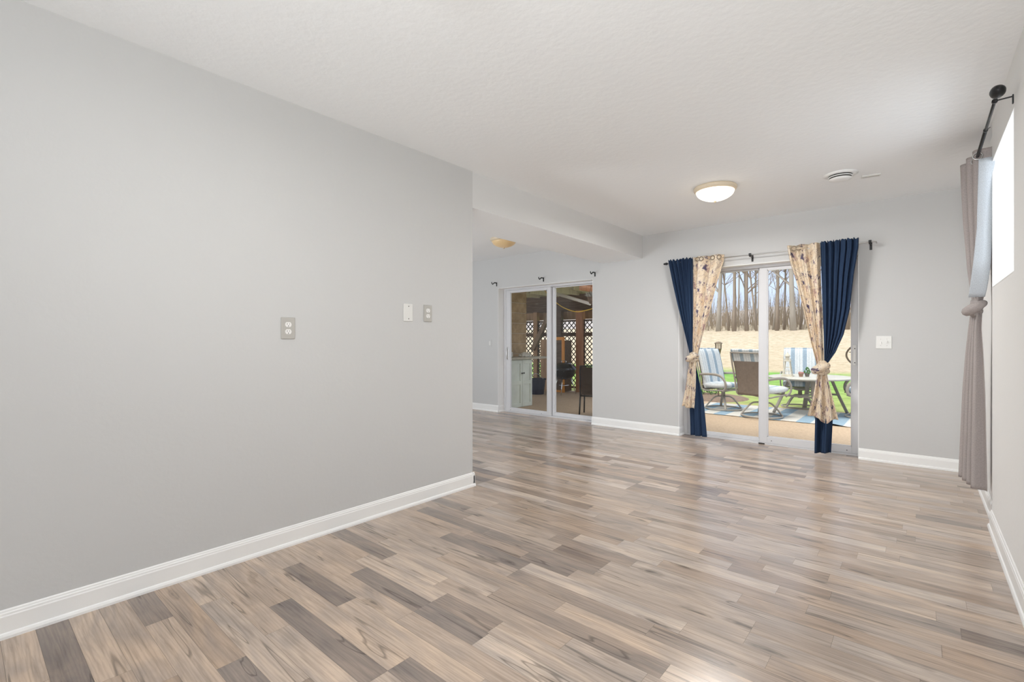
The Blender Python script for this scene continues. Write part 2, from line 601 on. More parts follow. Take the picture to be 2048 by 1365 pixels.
# rear and adjoining-room end walls, each with an opening added for fill light
RW = (-1.0, 0.26, 0.25, 2.3)
bm = bmesh.new()
box(bm, XL - 0.12, RW[0], YREAR - 0.12, YREAR, 0, H)
box(bm, RW[1], XR + 0.35, YREAR - 0.12, YREAR, 0, H)
box(bm, RW[0], RW[1], YREAR - 0.12, YREAR, 0, RW[2])
box(bm, RW[0], RW[1], YREAR - 0.12, YREAR, RW[3], H)
struct(link('wall_rear', bm, M_wall))
struct(link('wall_far_left', B(XLL - 0.12, XLL, 1.08, YB, 0, H), M_wall))
LW = (-5.9, -4.5, 0.35, 2.0)
bm = bmesh.new()
box(bm, XLL, LW[0], 1.08, 1.2, 0, H)
box(bm, LW[1], XL - 0.12, 1.08, 1.2, 0, H)
box(bm, LW[0], LW[1], 1.08, 1.2, 0, LW[2])
box(bm, LW[0], LW[1], 1.08, 1.2, LW[3], H)
struct(link('wall_side_room', bm, M_wall))
struct(link('ceiling', B(XLL - 0.2, XR + 0.35, YREAR - 0.12, YB + WT, H, H + 0.12), M_ceil))

def window(name, axis, a0, a1, z0, z1, pos, mid=True):
    """simple vinyl window in a wall opening: frame, sash bar and pane"""
    root = thing(name, 'x', 'window')
    del root['label'], root['category']
    struct(root)
    def bx(bm, a, b, c, d, t=0.03):
        if axis == 'x':
            box(bm, a, b, pos - t, pos + t, c, d)
        else:
            box(bm, pos - t, pos + t, a, b, c, d)
    f = bmesh.new()
    wd = 0.05
    bx(f, a0, a0 + wd, z0, z1); bx(f, a1 - wd, a1, z0, z1)
    bx(f, a0 + wd, a1 - wd, z0, z0 + wd); bx(f, a0 + wd, a1 - wd, z1 - wd, z1)
    if mid:
        m_ = (a0 + a1) / 2
        bx(f, m_ - 0.025, m_ + 0.025, z0 + wd, z1 - wd)
    link('window_frame', f, M_vinyl, root)
    g = bmesh.new()
    bx(g, a0 + wd, a1 - wd, z0 + wd, z1 - wd, 0.003)
    link('pane', g, M_glass, root)
window('window_1', 'y', WY0, WY1, WZ0, WZ1, XR + 0.30)
window('added_window_2', 'x', RW[0], RW[1], RW[2], RW[3], YREAR - 0.07)  # unseen window added to hold the rear fill light
window('added_window_3', 'x', LW[0], LW[1], LW[2], LW[3], 1.12)  # unseen window added around the adjoining room's fill light

# ------------------------------------------------------------------ baseboards
BBP = [(0, 0), (0.021, 0), (0.021, 0.010), (0.017, 0.019), (0.012, 0.022), (0.012, 0.082), (0.010, 0.086), (0.0095, 0.093), (0.006, 0.096), (0.005, 0.102), (0.002, 0.106), (0, 0.106)]
def baseboard(name, runs):
    """runs: list of (p0, p1, n) with n the direction away from the wall"""
    bm = bmesh.new()
    for p0, p1, n in runs:
        p0, p1, n = Vector((*p0, 0)), Vector((*p1, 0)), Vector((*n, 0))
        rings = [[bm.verts.new(p + n * d + Vector((0, 0, z))) for d, z in BBP] for p in (p0, p1)]
        L = len(BBP)
        for i in range(L):
            bm.faces.new((rings[0][i], rings[0][(i + 1) % L], rings[1][(i + 1) % L], rings[1][i]))
        bm.faces.new(rings[0]); bm.faces.new(list(reversed(rings[1])))
    bmesh.ops.recalc_face_normals(bm, faces=bm.faces[:])
    struct(link(name, bm, M_trim))
baseboard('baseboard_left', [((XL, YREAR), (XL, 2.640), (1, 0)), ((XL + 0.012, 2.624), (XL - 0.12, 2.624), (0, 1))])
baseboard('baseboard_back', [((XLL, YB), (D1[0] + 0.012, YB), (0, -1)), ((D1[0], YB), (D1[0], YB + 0.13), (1, 0)), ((D1[1] - 0.012, YB), (D2[0] + 0.012, YB), (0, -1)),
                             ((D2[0], YB), (D2[0], YB + 0.13), (1, 0)), ((D2[1], YB), (XRF, YB), (0, -1)), ((D1[1], YB), (D1[1], YB + .13), (-1, 0))])
baseboard('baseboard_right', [((XR, YREAR), (XR, 4.074), (-1, 0)), ((XRF, 4.062), (XRF, YB), (-1, 0))])

# white liners of the door reveals and the window reveal
def liner(name, a, b):
    bm = bmesh.new()
    box(bm, a - 0.001, a + 0.004, YB - 0.002, YB + 0.13, 0.0, ZD)
    box(bm, b - 0.004, b + 0.001, YB - 0.002, YB + 0.13, 0.0, ZD)
    box(bm, a, b, YB - 0.002, YB + 0.13, ZD - 0.004, ZD + 0.002)
    struct(link(name, bm, M_trim))
liner('trim_1', *D1)
liner('trim_2', *D2)
bm = bmesh.new()
box(bm, XR - 0.001, XR + 0.27, WY0 + 0.0, WY1, WZ0 - 0.001, WZ0 + 0.004)
box(bm, XR - 0.001, XR + 0.27, WY0, WY1, WZ1 - 0.004, WZ1 + 0.001)
box(bm, XR - 0.001, XR + 0.27, WY1 - 0.004, WY1 + 0.001, WZ0, WZ1)
box(bm, XR - 0.001, XR + 0.27, WY0 - 0.001, WY0 + 0.004, WZ0, WZ1)
struct(link('trim_3', bm, M_trim))

# ------------------------------------------------------------------ sliding doors
YF = YB + 0.130
def panel(root, name, x0, x1, gx0, gx1, gz0, gz1, z0, z1, y0, y1):
    bm = bmesh.new()
    box(bm, x0, gx0, y0, y1, z0, z1, 0.003)
    box(bm, gx1, x1, y0, y1, z0, z1, 0.003)
    box(bm, gx0, gx1, y0, y1, z0, gz0, 0.003)
    box(bm, gx0, gx1, y0, y1, gz1, z1, 0.003)
    yc = (y0 + y1) / 2
    for a, b, c, d in ((gx0, gx0 + .008, gz0, gz1), (gx1 - .008, gx1, gz0, gz1), (gx0, gx1, gz0, gz0 + .008), (gx0, gx1, gz1 - .008, gz1)):
        box(bm, a, b, yc - 0.012, yc + 0.012, c, d)
    p = link(name, bm, M_vinyl, root)
    link('glass_pane', B(gx0, gx1, yc - 0.003, yc + 0.003, gz0, gz1), M_glass, p)
    return p
def door_frame(root, a, b, jl, jr):
    bm = bmesh.new()
    box(bm, a + .004, a + jl, YF, YF + 0.10, 0, ZD - .004, 0.002)
    box(bm, b - jr, b - .004, YF, YF + 0.10, 0, ZD - .004, 0.002)
    box(bm, a + jl, b - jr, YF, YF + 0.10, 1.926, ZD - .004, 0.002)
    box(bm, a + jl, b - jr, YF, YF + 0.10, -0.1, 0.016, 0.002)
    link('door_frame', bm, M_vinyl, root)
def screw(root, x, z, y):
    link('screw', lathe(bmesh.new(), [(0.005, 0), (0.0045, -0.002)], 10, 'Y', (x, y, z)), M_slot, root)

d1 = bpy.data.objects.new('door_1', None); C.objects.link(d1); struct(d1)
door_frame(d1, *D1, 0.045, 0.035)
pl = panel(d1, 'sliding_panel', -5.025, -4.150, -4.942, -4.216, 0.066, 1.892, 0.017, 1.925, YF + 0.008, YF + 0.042)
panel(d1, 'fixed_panel', -4.182, -3.388, -4.106, -3.430, 0.064, 1.918, 0.017, 1.925, YF + 0.050, YF + 0.084)
h = bmesh.new()
tube(h, smooth_curve([(-4.986, YF + .008, 0.84), (-4.986, YF - .018, 0.855), (-4.986, YF - .026, .925), (-4.986, YF - .018, .995), (-4.986, YF + .008, 1.01)], 4), 0.007, 8)
box(h, -5.000, -4.972, YF + 0.002, YF + 0.008, 0.82, 1.03, 0.003)
link('door_handle', h, M_silver, pl)
for x in (-4.93, -4.32):
    screw(pl, x, 0.036, YF + 0.008)

d2 = bpy.data.objects.new('door_2', None); C.objects.link(d2); struct(d2)
door_frame(d2, *D2, 0.045, 0.020)
panel(d2, 'fixed_panel', -2.138, -1.296, -2.065, -1.350, 0.050, 1.918, 0.017, 1.925, YF + 0.050, YF + 0.084)
pr = panel(d2, 'sliding_panel', -1.338, -0.462, -1.262, -0.511, 0.084, 1.896, 0.017, 1.925, YF + 0.008, YF + 0.042)
h = bmesh.new()
box(h, -0.502, -0.474, YF + 0.000, YF + 0.009, 0.885, 1.085, 0.006)
link('handle_plate', h, M_socket, pr)
for z in (0.912, 1.05):
    screw(pr, -0.486, z, YF)
h = bmesh.new()
tube(h, arc((-0.497, YF + .05, 1.080), (-0.622, YF + .075, 0.985), (-0.497, YF + .05, 0.890), 14), 0.0085, 8)
link('outer_pull_handle', h, M_bronze, pr)['label'] = 'bronze curved pull handle'
h = bmesh.new()
tube(h, [(-0.505, YF + .043, 1.01), (-0.53, YF + .05, 1.013), (-0.535, YF + .05, 1.016)], 0.004, 6)
link('latch', h, M_bronze, pr)
for x in (-1.22, -0.55):
    screw(pr, x, 0.045, YF + 0.008)
link('painted_gap_strip', B(-1.345, -1.285, YF - 0.004, YF + 0.004, 0.001, 0.014), M_slot, d2)  # black strip painted in for the dark gap at the meeting stiles

# ------------------------------------------------------------------ wall plates
def duplex(name, y, z, w_, h_, label, pm):
    t = thing(name, label, 'outlet', (XL, y, z), 0, None)
    link('cover_plate', B(0.0, 0.006, -w_ / 2, w_ / 2, -h_ / 2, h_ / 2, 0.0035), pm, t)
    for s in (1, -1):
        zc = s * 0.0195
        bm = bmesh.new()
        prof = []
        for k in range(20):
            a = 2 * PI * k / 20
            prof.append((0.0172 * math.cos(a), max(-0.0135, min(0.0135, 0.0172 * math.sin(a)))))
        va = [bm.verts.new((0.005, p[0], zc + p[1])) for p in prof]
        vb = [bm.verts.new((0.0085, p[0] * .96, zc + p[1] * .96)) for p in prof]
        for k in range(20):
            bm.faces.new((va[k], va[(k + 1) % 20], vb[(k + 1) % 20], vb[k]))
        bm.faces.new(vb)
        sk = link('socket', bm, M_socket, t)
        b2 = bmesh.new()
        box(b2, 0.0084, 0.0090, -0.0075, -0.0055, zc - 0.001, zc + 0.008)
        box(b2, 0.0084, 0.0090, 0.0055, 0.0072, zc - 0.000, zc + 0.007)
        lathe(b2, [(0.0026, 0.0084), (0.0026, 0.0090)], 10, 'X', (0, 0, zc - 0.0075))
        link('slots', b2, M_slot, sk)
    link('screw', lathe(bmesh.new(), [(0.003, 0.006), (0.003, 0.0068)], 10, 'X'), M_plate, t)
duplex('wall_outlet', 1.199, 1.195, 0.076, 0.118, 'grey duplex outlet plate with white sockets, lowest and nearest on the left wall', M_plate)
duplex('wall_outlet', 2.178, 1.319, 0.072, 0.118, 'small grey duplex outlet plate right of the blank white plate on the left wall', M_plate)
t = thing('blank_wall_plate', 'blank white wall plate with two screws beside the upper outlet on the left wall', 'wall plate', (XL, 2.0075, 1.317))
link('cover_plate', B(0, 0.006, -0.038, 0.038, -0.059, 0.059, 0.003), M_platew, t)
for z in (0.042, -0.042):
    link('screw', lathe(bmesh.new(), [(0.0034, 0.006), (0.0034, 0.0072)], 10, 'X', (0, 0.003, z)), M_slot, t)
# double switch right of the patio door
t = thing('light_switch', 'pale double toggle switch plate on the back wall right of the curtained patio door', 'switch', (-0.255, YB, 1.112))
link('cover_plate', B(-0.058, 0.058, -0.006, 0, -0.059, 0.059, 0.003), M_platew, t)
for x, tilt in ((-0.023, -0.004), (0.023, 0.006)):
    link('toggle', B(x - 0.005, x + 0.005, -0.018, -0.005, tilt - 0.010, tilt + 0.010, 0.002), M_socket, t)
    for z in (0.030, -0.030):
        link('screw', lathe(bmesh.new(), [(0.003, -0.006), (0.003, -0.0068)], 10, 'Y', (x, 0, z)), M_plate, t)
t = thing('light_switch', 'single rocker switch plate on the back wall left of the far patio door', 'switch', (-5.245, YB, 1.09))
link('cover_plate', B(-0.036, 0.036, -0.006, 0, -0.058, 0.058, 0.003), M_wall, t)
link('rocker', B(-0.016, 0.016, -0.010, -0.005, -0.032, 0.032, 0.002), M_platew, t)

# ------------------------------------------------------------------ ceiling fixtures
def ceiling_light(x, y, r, label, bowl, loc_rim):
    t = thing('ceiling_light', label, 'lamp', (x, y, H), 0, None)
    link('rim', lathe(bmesh.new(), [(r * .96, 0.0), (r, -0.006), (r, -0.020), (r * .97, -0.030), (r * .90, -0.040), (r * .86, -0.040)], 40), loc_rim, t, True)
    prof = [(r * .895, -0.036)]
    for k in range(1, 12):
        a = PI / 2 * k / 11
        prof.append((max(0.006, r * .88 * math.cos(a) ** 1.15), -0.038 - 0.080 * math.sin(a)))
    link('glass_bowl', lathe(bmesh.new(), prof, 40), bowl, t, True)
    link('finial', lathe(bmesh.new(), [(0.004, -0.114), (0.012, -0.118), (0.011, -0.126), (0.004, -0.134)], 14), loc_rim, t, True)
    return t
M_rim = simple('cream_rim', (0.66, 0.56, 0.42), 0.45)
M_rimb = simple('bronze_rim', (0.30, 0.20, 0.12), 0.4)
ceiling_light(-1.333, 4.237, 0.172, 'lit flush ceiling light with glowing white bowl, before the curtained door', M_bowl_on, M_rim)
ceiling_light(-4.06, 4.60, 0.175, 'unlit amber glass bowl ceiling light in the adjoining room behind the beam', M_bowl_amber, M_rim)
ceiling_light(-1.20, 0.90, 0.172, 'lit flush ceiling light over the front of the room near the camera', M_bowl_on, M_rim)
# the bulbs' light (discs just under each bowl)
light('ceiling_bulb', 'AREA', (-1.333, 4.237, H - 0.138), 31, (1.0, 0.99, 0.975), (0, 0, 0), shape='DISK', size=0.28)
light('ceiling_bulb', 'AREA', (-1.20, 0.90, H - 0.138), 11, (1.0, 0.99, 0.975), (0, 0, 0), shape='DISK', size=0.28)

t = thing('ceiling_vent', 'round white ceiling air diffuser with dark ring gaps', 'vent', (-0.478, 4.548, H))
link('flange', lathe(bmesh.new(), [(0.062, -0.002), (0.115, 0.0), (0.117, -0.004), (0.085, -0.012), (0.066, -0.012)], 40), M_trim, t, True)
link('painted_gap_shade', lathe(bmesh.new(), [(0.080, -0.010), (0.080, -0.021)], 32), M_slot, t)  # black bands painted in for the shade of the ring gaps
link('deflector', lathe(bmesh.new(), [(0.060, -0.020), (0.083, -0.021), (0.083, -0.025), (0.060, -0.026)], 40), M_trim, t, True)
link('painted_gap_shade', lathe(bmesh.new(), [(0.074, -0.025), (0.074, -0.036)], 32), M_slot, t)
link('deflector', lathe(bmesh.new(), [(0.0, -0.036), (0.077, -0.036), (0.077, -0.040), (0.045, -0.050), (0.0, -0.052)], 40), M_trim, t, True)
t = thing('ceiling_plate', 'thin rectangular white ceiling plate right of the round vent', 'vent', (-0.296, 4.735, H), 0.14)
link('cover_plate', B(-0.062, 0.062, -0.030, 0.030, -0.010, 0, 0.003), M_platew, t)
link('grille', B(-0.052, 0.052, -0.006, 0.006, -0.0125, -0.0095, 0.001), M_plate, t)

# ------------------------------------------------------------------ curtains
def ip(L, z):
    """piecewise smooth interpolation of (x, z) pairs over z"""
    L = sorted(L, key=lambda p: p[1])
    if z <= L[0][1]:
        return L[0][0]
    for (xa, za), (xb, zb) in zip(L, L[1:]):
        if z <= zb:
            t = (z - za) / (zb - za)
            return xa + (xb - xa) * t
    return L[-1][0]

def cloth(name, fn, nu, nv, uvsize, mat, parent, thick=0.002):
    bm = bmesh.new()
    uvl = bm.loops.layers.uv.new('cloth')
    g = [[bm.verts.new(fn(i / nu, j / nv)) for i in range(nu + 1)] for j in range(nv + 1)]
    for j in range(nv):
        for i in range(nu):
            f = bm.faces.new((g[j][i], g[j + 1][i], g[j + 1][i + 1], g[j][i + 1]))
            for lp, (a, b) in zip(f.loops, ((i, j), (i, j + 1), (i + 1, j + 1), (i + 1, j))):
                lp[uvl].uv = (a / nu * uvsize[0], -b / nv * uvsize[1])
    o = link(name, bm, mat, parent, True)
    if thick:
        m = o.modifiers.new('thickness', 'SOLIDIFY')
        m.thickness = thick
        m.offset = 0
    return o

def hang(name, mat, parent, Lp, Rp, zt, zb, y0, folds, amp, wid, nu=90, nv=50, seed=0, ruffle=0.0, zbot=None, keep=0.35):
    """gathered cloth between two edge paths; folds fade together as the cloth narrows"""
    rnd = random.Random(seed)
    ph = [rnd.uniform(0, 6.28) for _ in range(6)]
    wmax = max(ip(Rp, zt - (zt - zb) * k / 20) - ip(Lp, zt - (zt - zb) * k / 20) for k in range(21))
    def fn(u, v):
        bot = zb if zbot is None else zbot(u)
        z = zt + (bot - zt) * v
        if ruffle and v < 0.06:
            z += (1 - v / 0.06) * ruffle * (0.5 * math.sin(u * 47 + ph[4]) + 0.5 * math.sin(u * 83 + ph[5]))
        a, b = ip(Lp, z), ip(Rp, z)
        w_ = b - a
        uu = u + 0.02 * math.sin(2 * PI * folds * u + ph[0] + 2.0 * v)
        am = amp * (keep + (1 - keep) * w_ / wmax)
        y = y0 + am * (math.sin(2 * PI * folds * u + ph[1] + 0.9 * math.sin(3 * v + ph[2])) + 0.35 * math.sin(4 * PI * folds * 1.1 * u + ph[3] + v))
        return (a + w_ * min(1, max(0, uu)), y, z)
    return cloth(name, fn, nu, nv, (wid, abs(zt - zb)), mat, parent)

def add_uv(o, s=1.5):
    uvl = o.data.uv_layers.new(name='cloth')
    for lp in o.data.loops:
        c = o.data.vertices[lp.vertex_index].co
        uvl.data[lp.index].uv = (c.x * s + c.y * s * 0.7, c.z * s)

def knot(parent, c, w_, h_, d_, mat, seed, name='knot'):
    """bundled cloth: a lumpy core with a diagonal wrap"""
    bm = bmesh.new()
    bmesh.ops.create_icosphere(bm, subdivisions=4, radius=1)
    for v in bm.verts:
        p = v.co.copy()
        a = math.atan2(p.y, p.x)
        wr = 0.10 * math.sin(5 * a + 3.2 * p.z + seed) + 0.06 * math.sin(11 * a - 4 * p.z + seed * 2) + 0.05 * math.sin(9 * p.z + 2 * a)
        sq = 1 - 0.16 * math.exp(-((p.z - 0.25 + 0.35 * p.x) / 0.16) ** 2)
        k = (1 + wr * 0.7) * sq
        v.co = Vector((c[0] + p.x * k * w_ / 2, c[1] + p.y * k * d_ / 2, c[2] + p.z * (1 + wr * .3) * h_ / 2))
    o = link(name, bm, mat, parent, True)
    add_uv(o)
    bm = bmesh.new()
    pts = []
    for k in range(15):
        a = -0.2 * PI - PI * 1.15 * k / 14
        pts.append((c[0] + math.cos(a) * w_ * 0.53, c[1] + math.sin(a) * d_ * 0.55, c[2] + 0.22 * h_ * math.cos(a) + 0.05 * h_))
    tube(bm, pts, [h_ * (0.16 + 0.10 * math.sin(PI * k / 14)) for k in range(15)], 10)
    for v in bm.verts:
        v.co += Vector((0, 0.004 * math.sin(v.co.z * 260 + v.co.x * 60), 0))
    o2 = link('wrap', bm, mat, o, True)
    add_uv(o2)
    return o

YC = YB - 0.10
def ring(parent, x, z, y, r=0.022):
    bm = bmesh.new()
    pts = [(x + r * math.cos(2 * PI * k / 20), y, z + r * math.sin(2 * PI * k / 20)) for k in range(21)]
    tube(bm, pts, 0.0045, 8, cap=False)
    link('grommet', bm, M_bronze, parent, True)

# rod above the curtained door
ZR = 2.040
rod = thing('curtain_rod', 'thin metal curtain rod carrying the navy and floral curtains over the patio door', 'curtain rod', (0, 0, 0))
bm = bmesh.new()
tube(bm, [(-2.275, YC, ZR), (-0.325, YC, ZR), (-0.312, YC + .006, ZR), (-0.308, YC + .02, ZR), (-0.308, YB - .001, ZR)], 0.0055, 10)
link('pole', bm, M_silver, rod, True)
link('finial', lathe(bmesh.new(), [(0.006, 0), (0.008, -0.006), (0.015, -0.014), (0.016, -0.028), (0.009, -0.036), (0.013, -0.045), (0.007, -0.055), (0.0, -0.057)], 16, 'X', (-2.268, YC, ZR)), M_black, rod, True)
for x in (-1.374, -0.351, -2.235):
    bm = bmesh.new()
    box(bm, x - 0.010, x + 0.010, YB - 0.004, YB, ZR - 0.060, ZR + 0.012, 0.001)
    bar(bm, (x, YB - 0.004, ZR - 0.016), (x, YC, ZR - 0.016), 0.010, 0.007)
    tube(bm, smooth_curve([(x, YC + .018, ZR + .008), (x, YC + .010, ZR - .012), (x, YC, ZR - .016), (x, YC - .014, ZR - .008), (x, YC - .016, ZR + .006)], 4), 0.0045, 8, flat=(1.0, 2.2))
    box(bm, x - 0.011, x + 0.011, YC - 0.012, YC + 0.012, ZR - 0.002, ZR + 0.017, 0.003)
    link('bracket', bm, M_black, rod)

# left navy
cn = thing('curtain', 'dark navy curtain gathered at the left end of the rod, tied with the floral one', 'curtain', (0, 0, 0), 0, None)
hang('panel', M_navy, cn, [(-2.252, 2.085), (-2.245, 2.03), (-2.197, 1.787), (-2.144, 1.549), (-2.085, 1.315), (-2.027, 1.083), (-1.996, 0.960)],
     [(-1.966, 2.085), (-1.962, 1.6), (-1.962, 1.2), (-1.958, 0.960)], 2.074, 0.955, YC - 0.030, 5.5, 0.021, 0.9, 120, 60, 3, 0.012)
hang('tail', M_navy, cn, [(-1.985, 0.92), (-1.985, 0.80), (-2.010, 0.45), (-2.000, 0.045)], [(-1.945, 0.92), (-1.925, 0.80), (-1.855, 0.46), (-1.822, 0.045)], 0.92, 0.045, YC + 0.0, 2.2, 0.020, 0.8, 50, 40, 5)
# left floral
cf = thing('curtain', 'cream floral curtain left of the patio door, knotted around the navy cloth', 'curtain')
hang('panel', M_floral, cf, [(-1.968, 2.08), (-1.962, 1.5), (-1.962, 0.96)],
     [(-1.632, 2.08), (-1.640, 2.0), (-1.660, 1.93), (-1.712, 1.749), (-1.776, 1.475), (-1.842, 1.225), (-1.905, 0.985), (-1.915, .95)], 2.076, 0.95, YC - 0.034, 2.2, 0.030, 0.55, 90, 60, 8)
knot(cf, (-1.957, YC - 0.03, 0.937), 0.112, 0.130, 0.115, M_floral, 1.0)
hang('tail', M_floral, cf, [(-1.995, 0.90), (-2.004, 0.882), (-2.056, 0.563), (-2.091, 0.37), (-2.092, 0.34)], [(-1.930, 0.90), (-1.928, 0.86), (-1.931, 0.628), (-1.942, 0.34)],
     0.905, 0.355, YC - 0.045, 2.0, 0.020, 0.55, 60, 30, 2, 0, lambda u: 0.372 - 0.014 * u + 0.008 * math.sin(9 * u))
for x in (-1.905, -1.862, -1.74, -1.672):
    ring(cf, x, ZR + 0.004, YC - 0.062)
# right floral
cr = thing('curtain', 'cream floral curtain right of the patio door, with a flared tail', 'curtain')
hang('panel', M_floral, cr, [(-1.024, 2.09), (-1.014, 2.02), (-0.992, 1.896), (-0.948, 1.741), (-0.878, 1.437), (-0.819, 1.138), (-0.768, 0.918), (-0.762, 0.86)],
     [(-0.738, 2.09), (-0.727, 1.528), (-0.710, 0.919), (-0.700, 0.86)], 2.082, 0.86, YC - 0.034, 2.6, 0.028, 0.55, 90, 60, 21)
knot(cr, (-0.716, YC - 0.034, 0.862), 0.118, 0.150, 0.120, M_floral, 2.2)
hang('tail', M_floral, cr, [(-0.752, 0.83), (-0.762, 0.786), (-0.793, 0.597), (-0.842, 0.386), (-0.848, 0.33)], [(-0.684, 0.83), (-0.674, 0.78), (-0.629, 0.561), (-0.589, 0.373), (-0.582, 0.33)],
     0.825, 0.36, YC - 0.052, 2.6, 0.026, 0.75, 80, 36, 14, 0, lambda u: 0.392 - 0.055 * math.exp(-((u - 0.58) / 0.16) ** 2) - 0.018 * u)
for x in (-0.955, -0.915):
    ring(cr, x, ZR + 0.004, YC - 0.066)
bm = bmesh.new()
tube(bm, [(-0.930, YC - 0.072, ZR), (-0.860, YC - 0.072, ZR)], 0.006, 8)
link('rod_clip', bm, M_cream, cr, True)
# right navy
cb = thing('curtain', 'navy blue curtain gathered at the right end of the rod, nearest the double light switch', 'curtain')
hang('panel', M_navy, cb, [(-0.743, 2.10), (-0.738, 2.0), (-0.714, 1.333), (-0.704, 0.90)],
     [(-0.434, 2.10), (-0.437, 2.0), (-0.472, 1.749), (-0.503, 1.421), (-0.550, 1.185), (-0.613, 1.018), (-0.682, 0.900)], 2.084, 0.895, YC - 0.032, 6.0, 0.020, 1.0, 130, 60, 7, 0.013)
hang('tail', M_navy, cb, [(-0.745, 0.84), (-0.752, 0.70), (-0.781, 0.392), (-0.786, 0.02)], [(-0.690, 0.84), (-0.672, 0.70), (-0.640, 0.407), (-0.655, 0.02)], 0.84, 0.028, YC - 0.004, 1.6, 0.028, 0.7, 50, 40, 12, 0,
     lambda u: 0.024 + 0.02 * u)

# ---------------- rod and grey curtain by the side window
RX, RZ = 0.268, 2.256
r2 = thing('curtain_rod', 'black ball-ended curtain rod along the right wall by the deep window', 'curtain rod')
bm = bmesh.new()
tube(bm, [(RX, 3.115, RZ), (RX, 3.62, RZ)], 0.0065, 12)
tube(bm, [(RX, 3.60, RZ), (RX, 4.56, RZ)], 0.0085, 12)
link('pole', bm, M_black, r2, True)
bm = bmesh.new()
lathe(bm, [(0.0066, 0.012), (0.011, 0.006), (0.011, 0.0), (0.007, -0.004), (0.016, -0.012), (0.024, -0.024), (0.0275, -0.040), (0.0265, -0.056), (0.020, -0.072), (0.009, -0.084), (0.0, -0.086)], 24, 'Y', (RX, 3.125, RZ))
link('finial', bm, M_black, r2, True)
for y, wx in ((3.195, XR), (4.52, XRF)):
    bm = bmesh.new()
    tube(bm, [(wx - 0.002, y, RZ + .004), (RX + .012, y, RZ + .002), (RX - .004, y, RZ - .008)], 0.0035, 8)
    box(bm, wx - 0.005, wx, y - 0.007, y + 0.007, RZ - 0.030, RZ + 0.012, 0.001)
    lathe(bm, [(0.011, -0.006), (0.011, 0.006)], 14, 'Y', (RX, y, RZ))
    link('bracket', bm, M_black, r2)
bm = bmesh.new()
lathe(bm, [(0.0100, -0.006), (0.0100, 0.006)], 14, 'Y', (RX, 3.605, RZ))
tube(bm, [(RX + .008, 3.605, RZ + .006), (RX + .018, 3.605, RZ + .012)], 0.002, 6)
link('clamp', bm, M_black, r2)

cg = thing('curtain', 'grey linen grommet curtain with white lining knotted mid height beside the side window', 'curtain')
def side_profile(z):
    # (x_room, x_wall, y_near, y_far)
    T = [(2.305, .195, .338, 4.05, 4.46), (2.15, .200, .335, 4.05, 4.46), (1.90, .212, .330, 4.07, 4.45), (1.60, .232, .322, 4.10, 4.42), (1.46, .246, .312, 4.16, 4.38), (1.38, .256, .300, 4.20, 4.36), (1.30, .252, .296, 4.20, 4.36), (1.20, .243, .292, 4.18, 4.37), (1.05, .232, .298, 4.15, 4.40), (.80, .218, .304, 4.12, 4.42), (.20, .198, .312, 4.10, 4.44), (.1, .196, .312, 4.10, 4.44)]
    for a, b in zip(T, T[1:]):
        if z >= b[0]:
            t = (z - b[0]) / (a[0] - b[0])
            t = min(1, max(0, t))
            return [q + (p - q) * t for p, q in zip(a[1:], b[1:])]
    return T[-1][1:]
def side_fn(zt, zb, folds, ph):
    def fn(u, v):
        z = zt + (zb - zt) * v
        xr, xw, ya, yb = side_profile(z)
        s = math.sin(2 * PI * folds * u + ph)
        s = math.copysign(abs(s) ** 0.7, s)
        xr = xr + (1 - u) * 0.45 * (xw - xr)
        return ((xr + xw) / 2 + (xw - xr) / 2 * s, ya + (yb - ya) * u + 0.012 * math.sin(4 * PI * folds * u), z)
    return fn
cloth('panel', side_fn(2.300, 1.36, 3.0, PI / 2), 130, 50, (1.1, 0.95), M_greycloth, cg)
cloth('tail', side_fn(1.33, 0.205, 3.5, PI / 2), 130, 50, (1.1, 1.1), M_greycloth, cg)
def lining(u, v):
    z = 2.225 + (1.40 - 2.225) * v
    xr, xw, ya, yb = side_profile(z)
    xa = RX + 0.002 - 0.012 * v - 0.05 * max(0, v - 0.5)
    return (xa + (xw + 0.004 - xa) * u, ya - 0.012 - 0.012 * math.sin(PI * u) + 0.01 * math.sin(6 * v), z)
cloth('lining', lining, 16, 30, (0.2, 0.9), M_lining, cg)
k = knot(cg, (0.272, 4.26, 1.335), 0.074, 0.122, 0.17, M_greycloth, 0.6)
for y in (4.075, 4.19, 4.31, 4.43):
    bm = bmesh.new()
    pts = [(RX + 0.021 * math.cos(2 * PI * q / 20), y, RZ + 0.021 * math.sin(2 * PI * q / 20)) for q in range(21)]
    tube(bm, pts, 0.0045, 8, cap=False)
    link('grommet', bm, M_silver, cg, True)

# ---------------- empty rod hooks above the far patio door
for x, lab in ((-5.10, 'black empty curtain rod hook above the left corner of the far patio door'),
               (-4.178, 'black empty curtain rod hook above the middle of the far patio door'),
               (-3.318, 'black empty curtain rod hook just past the right corner of the far patio door')):
    t = thing('curtain_rod_hook', lab, 'hook', (x, YB, 2.035), 0, None)
    link('wall_plate', B(-0.009, 0.009, -0.004, 0, -0.045, 0.014, 0.001), M_black, t)
    bm = bmesh.new()
    tube(bm, smooth_curve([(0, -0.002, 0.008), (0, -0.055, 0.006), (0, -0.075, -0.006), (0, -0.092, -0.018), (0, -0.112, -0.008), (0, -0.116, 0.012)], 4), 0.0055, 8, flat=(1, 1.5))
    link('hook_arm', bm, M_black, t, True)

# ------------------------------------------------------------------ outdoors: ground
def ground_z(x, y):
    if y < 24:
        return PZ - 0.03
    t = min(1.0, (y - 24) / 26.0)
    return PZ - 0.03 + 2.75 * (t * t * (3 - 2 * t)) * 0.5 + 2.75 * 0.5 * t + max(0, y - 50) * 0.02

